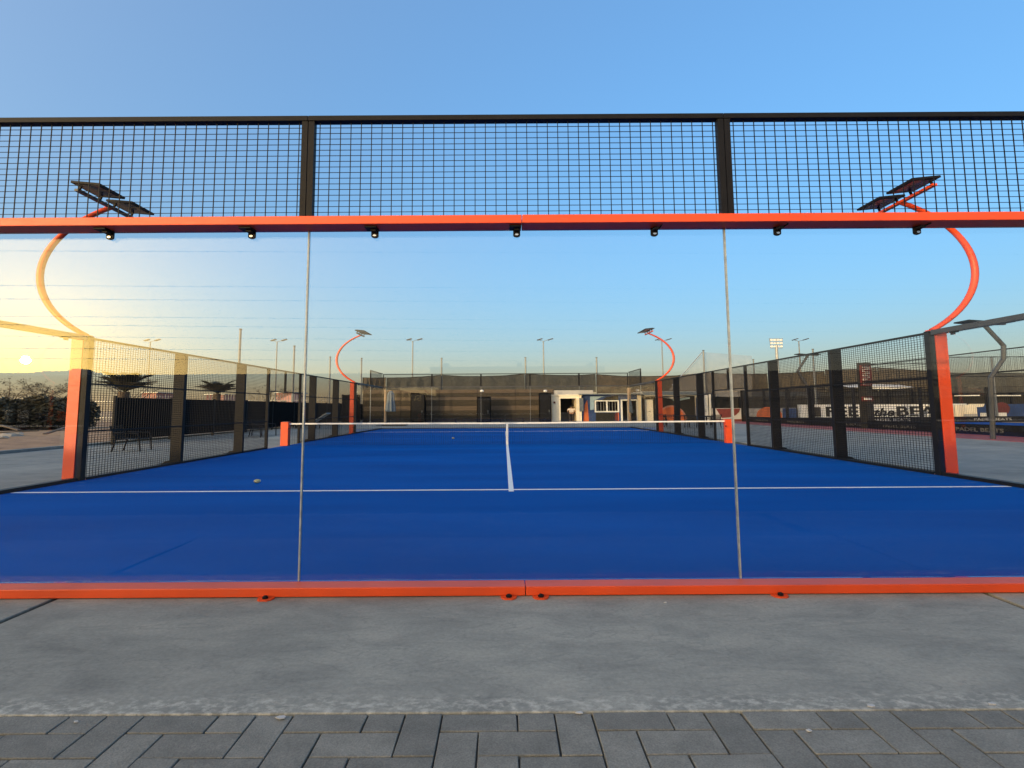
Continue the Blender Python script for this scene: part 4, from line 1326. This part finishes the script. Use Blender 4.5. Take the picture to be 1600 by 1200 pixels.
MB().prism([(XW(1514), ZW(632.6)), (XW(1540), ZW(632.6)), (XW(1537), ZW(637)), (XW(1520), ZW(638))], 'y', yw - .02, yw - .003).build('mural_shape', M['cream'], t)
t = thing('cabinet', 'pale upright cabinet beside the last letters of the white wall', 'cabinet', (XW(1500), yw, 0))
MB().box(XW(1491), XW(1513), yw - .6, yw - .1, 0, ZW(634)).build('body', M['cream'], t, bevel=.01)
MB().box(XW(1492), XW(1512), yw - .63, yw - .602, .1, ZW(648)).build('door', M['farwall'], t)
MB().box(XW(1492), XW(1512), yw - .63, yw - .602, ZW(647), ZW(635)).build('door', M['cream'], t)
t = thing('bench', 'white slatted bench in front of the blue wall at right', 'bench', (XW(1536), yw - .5, 0))
for k in range(4):
    MB().box(XW(1520), XW(1553), yw - .8, yw - .76, .12 + k * .15, .25 + k * .15).build('slat', M['white'], t)
for px in (1521, 1552):
    MB().box(XW(px) - .04, XW(px) + .04, yw - .755, yw - .5, 0, .70).build('leg', M['white'], t)
for i, (px, lab) in enumerate(((1386, 'dark stool under the word the'), (1410, 'dark chair in front of the B of the white wall'), (1436, 'pale chair near the end of the white wall'))):
    chair(px, 662.5, R(30 + 80 * i), lab, 'black' if i < 2 else 'galv')
# dark stand behind the painted walls
t = thing('grandstand', 'dark covered grandstand behind the painted walls on the right', 'grandstand', (24, 32, 0))
A, B_ = at(1118, 650, 35.2), at(1660, 650, 35.2)
MB().box(A.x, B_.x, A.y + 1.2, A.y + 1.35, 0, at(1300, 611, 35.2).z).build('rear_screen', M['darkgrey'], t)
for k in range(3):
    MB().box(A.x, B_.x, A.y + .1 + k * .35, A.y + .44 + k * .35, 0, 1.9 + .35 * k).build('tier', M['darkboard'], t)
for k in range(15):
    x = A.x + (B_.x - A.x) * k / 14
    MB().box(x - .06, x + .06, A.y - .05, A.y + .05, 0, 3.2).build('post', M['black'], t)
MB().box(A.x, B_.x, A.y - .06, A.y + .06, 3.21, 3.32).build('beam', M['black'], t)
t = thing('shade_sail', 'slim white shade sail above the lettered wall', 'shade sail', tuple(at(1380, 607, 34.5)))
mb = MB(); n = 20
for i in range(n + 1):
    s_ = i / n
    x = at(1328 + 102 * s_, 607, 34.5).x; z0 = at(1328 + 102 * s_, 605.2 + 1.2 * math.sin(math.pi * s_) * .6, 34.5).z
    h = .26 * math.sin(math.pi * s_) + .01
    mb.v += [(x, 31.9, z0 - h / 2), (x, 31.9, z0 + h / 2), (x, 33.4, z0 + h / 2 + .4), (x, 33.4, z0 + .38 - h / 2)]
for i in range(n):
    for k in range(4):
        j = (k + 1) % 4
        mb.f.append((i * 4 + k, i * 4 + j, (i + 1) * 4 + j, (i + 1) * 4 + k))
mb.f.append((0, 1, 2, 3)); mb.f.append((n * 4 + 3, n * 4 + 2, n * 4 + 1, n * 4))
mb.build('sail', M['white'], t)
for px in (1378,):
    p = at(px, 607, 34.5); MB().box(p.x - .05, p.x + .05, 31.95, 32.05, 0, p.z).build('mast', M['black'], t)
for px, lab in ((1512, 'white strip lamp under the dark stand at the right'), (1576, 'white strip lamp under the stand nearest the right edge')):
    p = at(px, 618, 34.0)
    t = thing('strip_lamp', lab, 'lamp', tuple(p), 'strip lamps under the stand')
    MB().box(p.x - .75, p.x + .75, p.y, p.y + .1, p.z - .05, p.z + .05).build('tube', M['white'], t)
    MB().box(p.x - .8, p.x + .8, p.y + .0, p.y + .1, p.z + .052, p.z + .09).build('housing', M['darkgrey'], t)

# ------------------------------------------------------------------ the neighbouring court on the right
t = thing('court_fence', 'black boarded fence of the neighbouring court reading PADEL BEATS', 'fence', (13, 18, 0))
for (y0, y1) in ((5.0, 7.9), (7.92, 10.8), (10.82, 14.2), (14.22, 17.5), (17.9, 21.2), (21.22, 24.6), (24.62, 28.0)):
    MB().box(13.0, 13.06, y0, y1, .02, .52).build('kick_board', M['black'], t)
def beats(y, size, mat):
    text_mesh('lettering', 'PADEL BEATS', size, mat, t, (12.995, y, .16), (0, -1, 0), (0, 0, 1), bold=.004)
M['fadedletter'] = plain('faded_letter', (.10, .095, .09), .8, .3, 6)
for y, s_ in ((26.5, .24), (23.2, .24), (19.4, .26), (16.7, .26), (13.6, .26), (9.9, .26)):
    beats(y, s_, M['fadedletter'])
def npost(y, h, w, mat):
    return MB().box(13.0 - w * .2, 13.0 + w * .8, y - .05, y + .05, 0, h).build('post', mat, t)
npost(17.7, 4.25, .46, M['darkboard'])
npost(10.9, 4.1, .34, M['darkgrey'])
npost(14.21, 4.1, .30, M['darkgrey'])
for y in (7.9, 21.2, 24.6, 28.0):
    npost(y, 3.0, .2, M['black'])
MB().box(12.99, 13.05, 5, 28, 2.96, 3.02).build('top_rail', M['black'], t)
MB().box(12.99, 13.05, 5, 28, 1.98, 2.01).build('middle_rail', M['black'], t)
MB().box(12.99, 13.05, 10.9, 17.6, 4.0, 4.05).build('upper_rail', M['black'], t)
MB().box(13.3, 16.0, 17.68, 17.72, 4.14, 4.18).build('upper_rail', M['black'], t)
MB().box(13.3, 20.0, 14.2, 14.24, 4.02, 4.06).build('upper_rail', M['black'], t)
MB().box(13.3, 20.0, 14.2, 14.24, 2.96, 3.0).build('middle_rail', M['black'], t)
for y0, y1, z1 in ((5, 10.8, 2.95), (11.0, 17.5, 3.99), (17.9, 28, 2.95)):
    wm = MB(); wires_x(wm, y0, y1, .55, z1, 13.02, r=.0018, p=.06)
    tag(wm.build('wire_mesh', M['darkgrey'], t), kind='stuff')
wm = MB(); wires_y(wm, 13.35, 20, 3.0, 4.02, 14.22, r=.003, p=.05); tag(wm.build('wire_mesh', M['darkgrey'], t), kind='stuff')
# lettered post: red panels with white marks running up it
sp = thing('sign_panel', 'red vertical sign strip with white lettering on the dark post of the next court', 'sign', (13.1, 17.6, 2))
MB().box(12.93, 13.34, 17.60, 17.635, 2.75, 4.1).build('panel', M['red'], sp)
MB().box(12.93, 13.34, 17.60, 17.635, 1.75, 2.05).build('panel', M['red'], sp)
for k in range(9):
    z = 2.80 + k * .14
    m_ = MB().box(13.0, 13.27, 17.585, 17.598, z, z + .03); m_.box(13.0 + .2 * (k % 2), 13.05 + .2 * (k % 2), 17.585, 17.598, z + .031, z + .10)
    if k % 3: m_.box(13.1, 13.16, 17.585, 17.598, z + .031, z + .09)
    m_.build('white_mark', M['farwall'], sp)
MB().box(13.0, 13.27, 17.585, 17.598, 1.84, 1.96).build('white_mark', M['tape'], sp)
# second boarded fence beyond, and blue kick band
t = thing('court_fence', 'farther black boarded fence across the neighbouring court', 'fence', (18, 24, 0))
MB().box(13.2, 30, 23.9, 23.98, .02, .5).build('kick_board', M['black'], t)
text_mesh('lettering', 'PADEL BEATS', .3, M['farwall'], t, (22.2, 23.892, .16), (1, 0, 0), (0, 0, 1))
text_mesh('lettering', 'PADEL BEATS', .3, M['farwall'], t, (17.4, 23.892, .16), (1, 0, 0), (0, 0, 1))
for k in range(6):
    MB().box(13.4 + 3.2 * k, 13.52 + 3.2 * k, 23.99, 24.1, 0, 3.0).build('post', M['black'], t)
MB().box(13.2, 30, 23.99, 24.03, 2.96, 3.0).build('top_rail', M['black'], t)
# folded black lamp posts
def bent_lamp(label, pts, d, heads, r=.05):
    P = [at(x, y, d) for x, y in pts]
    t = thing('floodlight_post', label, 'floodlight', (P[0].x, P[0].y, 0), 'bent black floodlight posts')
    P[0].z = 0
    MB().tube(P, r, 8).build('bent_pole', M['darkgrey'], t)
    e = P[-1]
    MB().box(e.x - .5, e.x + .5, e.y - .04, e.y + .04, e.z, e.z + .05).build('crossbar', M['darkgrey'], t)
    for q in (-.32, .32):
        h = MB().bar((e.x + q - .24, e.y, e.z + .16), (e.x + q + .24, e.y, e.z + .10), .45, .06)
        h.build('lamp_head', M['black'], t)
        MB().box(e.x + q - .02, e.x + q + .02, e.y - .02, e.y + .02, e.z + .051, e.z + .13).build('bracket', M['black'], t)
bent_lamp('bent black floodlight post with angled arm at the right edge', [(1552, 690), (1548, 590), (1568, 560), (1568, 540), (1538, 508)], 13.4, 2, .055)
bent_lamp('bent black floodlight post far back, right of the stadium light tower', [(1266, 662), (1262, 605), (1246, 580), (1262, 556)], 27.5, 2, .07)

# ------------------------------------------------------------------ behind the viewpoint (seen mirrored in the glass)
t = thing('boundary_wall', 'long dark boundary wall mirrored in the foreground glass', 'wall', (0, -9.3, 0))
MB().box(-60, 60, -9.5, -9.3, -.1, 2.76).build('wall', M['backwall'], t)
MB().box(-60, 60, -9.55, -9.25, 2.762, 2.80).build('coping', M['darkgrey'], t)
for k in range(31):
    MB().box(-60 + 4 * k, -59.75 + 4 * k, -9.299, -9.18, -.1, 2.70).build('pier', M['backwall'], t)
def mirrored(px, py, d):
    p = at(px, py, d); return Vector((p.x, -p.y, p.z))
def skyline(px0, px1, top, d, towers, label, name='far_building'):
    a, b_ = mirrored(px0, top, d), mirrored(px1, top, d)
    t = thing(name, label, 'building', ((a.x + b_.x) / 2, a.y, 0), 'far buildings mirrored in the glass')
    MB().box(a.x, b_.x, a.y - 14, a.y, -.2, a.z).build('block', M['farwall'], t)
    for (p0, p1, tz) in towers:
        u, v = mirrored(p0, tz, d), mirrored(p1, tz, d)
        MB().box(u.x, v.x, u.y - 10, u.y - 2, a.z - .5, u.z).build('tower', M['farwall'], t)
skyline(-60, 64, 583, 260, [(48, 56, 581)], 'low grey skyline block mirrored under the sun')
skyline(66, 124, 580, 240, [(100, 122, 578), (106, 116, 575.5)], 'stepped grey building mirrored beside the near left post')
skyline(672, 945, 573.5, 320, [(692, 700, 567), (808, 816, 566), (920, 928, 566)], 'long pale building with small towers mirrored in the middle pane')
WIRES = [(392, 396), (446, 452), (467, 474), (494, 503), (507, 518), (525, 536), (544, 552), (560, 566)]
ORD = ['highest', 'second highest', 'third highest', 'fourth highest', 'fourth lowest', 'third lowest', 'second lowest', 'lowest']
for i, (ya, yb) in enumerate(WIRES):
    a, b_ = mirrored(-900, ya - 5, 70), mirrored(2500, yb + 5, 70)
    a2, b2 = mirrored(0, ya, 70), mirrored(1200, yb, 70)
    tag(MB().tube([a, a2, b2, b_], .045, 5).build('power_cable', M['black'], None, org=tuple(a)),
        ORD[i] + ' of the thin power cables mirrored in the glass', 'cable', 'power cables mirrored in the glass')

# ------------------------------------------------------------------ litter along the slab's edge
LIT = [(440, 1117, .022, 'white paper scrap on the slab edge left of centre'), (905, 1113, .014, 'tiny white scrap on the joint right of centre'),
       (1264, 1143, .012, 'tiny white scrap on a paver at right'), (1040, 942, .010, 'white fleck on the concrete below the right bolt'),
       (119, 1122, .008, 'small pale chip on the slab edge at left'), (1360, 1105, .016, 'pale scrap in the joint at right'), (1550, 1103, .014, 'pale scrap in the joint near the right edge')]
for px, py, s_, lab in LIT:
    p = at(px, py, 711.0 / (py - 637.6) + .082)
    c = MB(); rg = random.Random(int(px))
    pts = [(p.x + s_ * math.cos(a_) * rg.uniform(.5, .9), p.y + .4 * s_ * math.sin(a_) * rg.uniform(.7, 1.2)) for a_ in [0, 1.2, 2.3, 3.4, 4.6, 5.5]]
    c.prism(pts, 'z', .0005, .005)
    tag(c.build('paper_scrap', M['litter'], None, org=(p.x, p.y, 0)), lab, 'litter', 'scraps along the slab edge')

for o in bpy.data.objects:
    if '_o' in o: del o['_o']
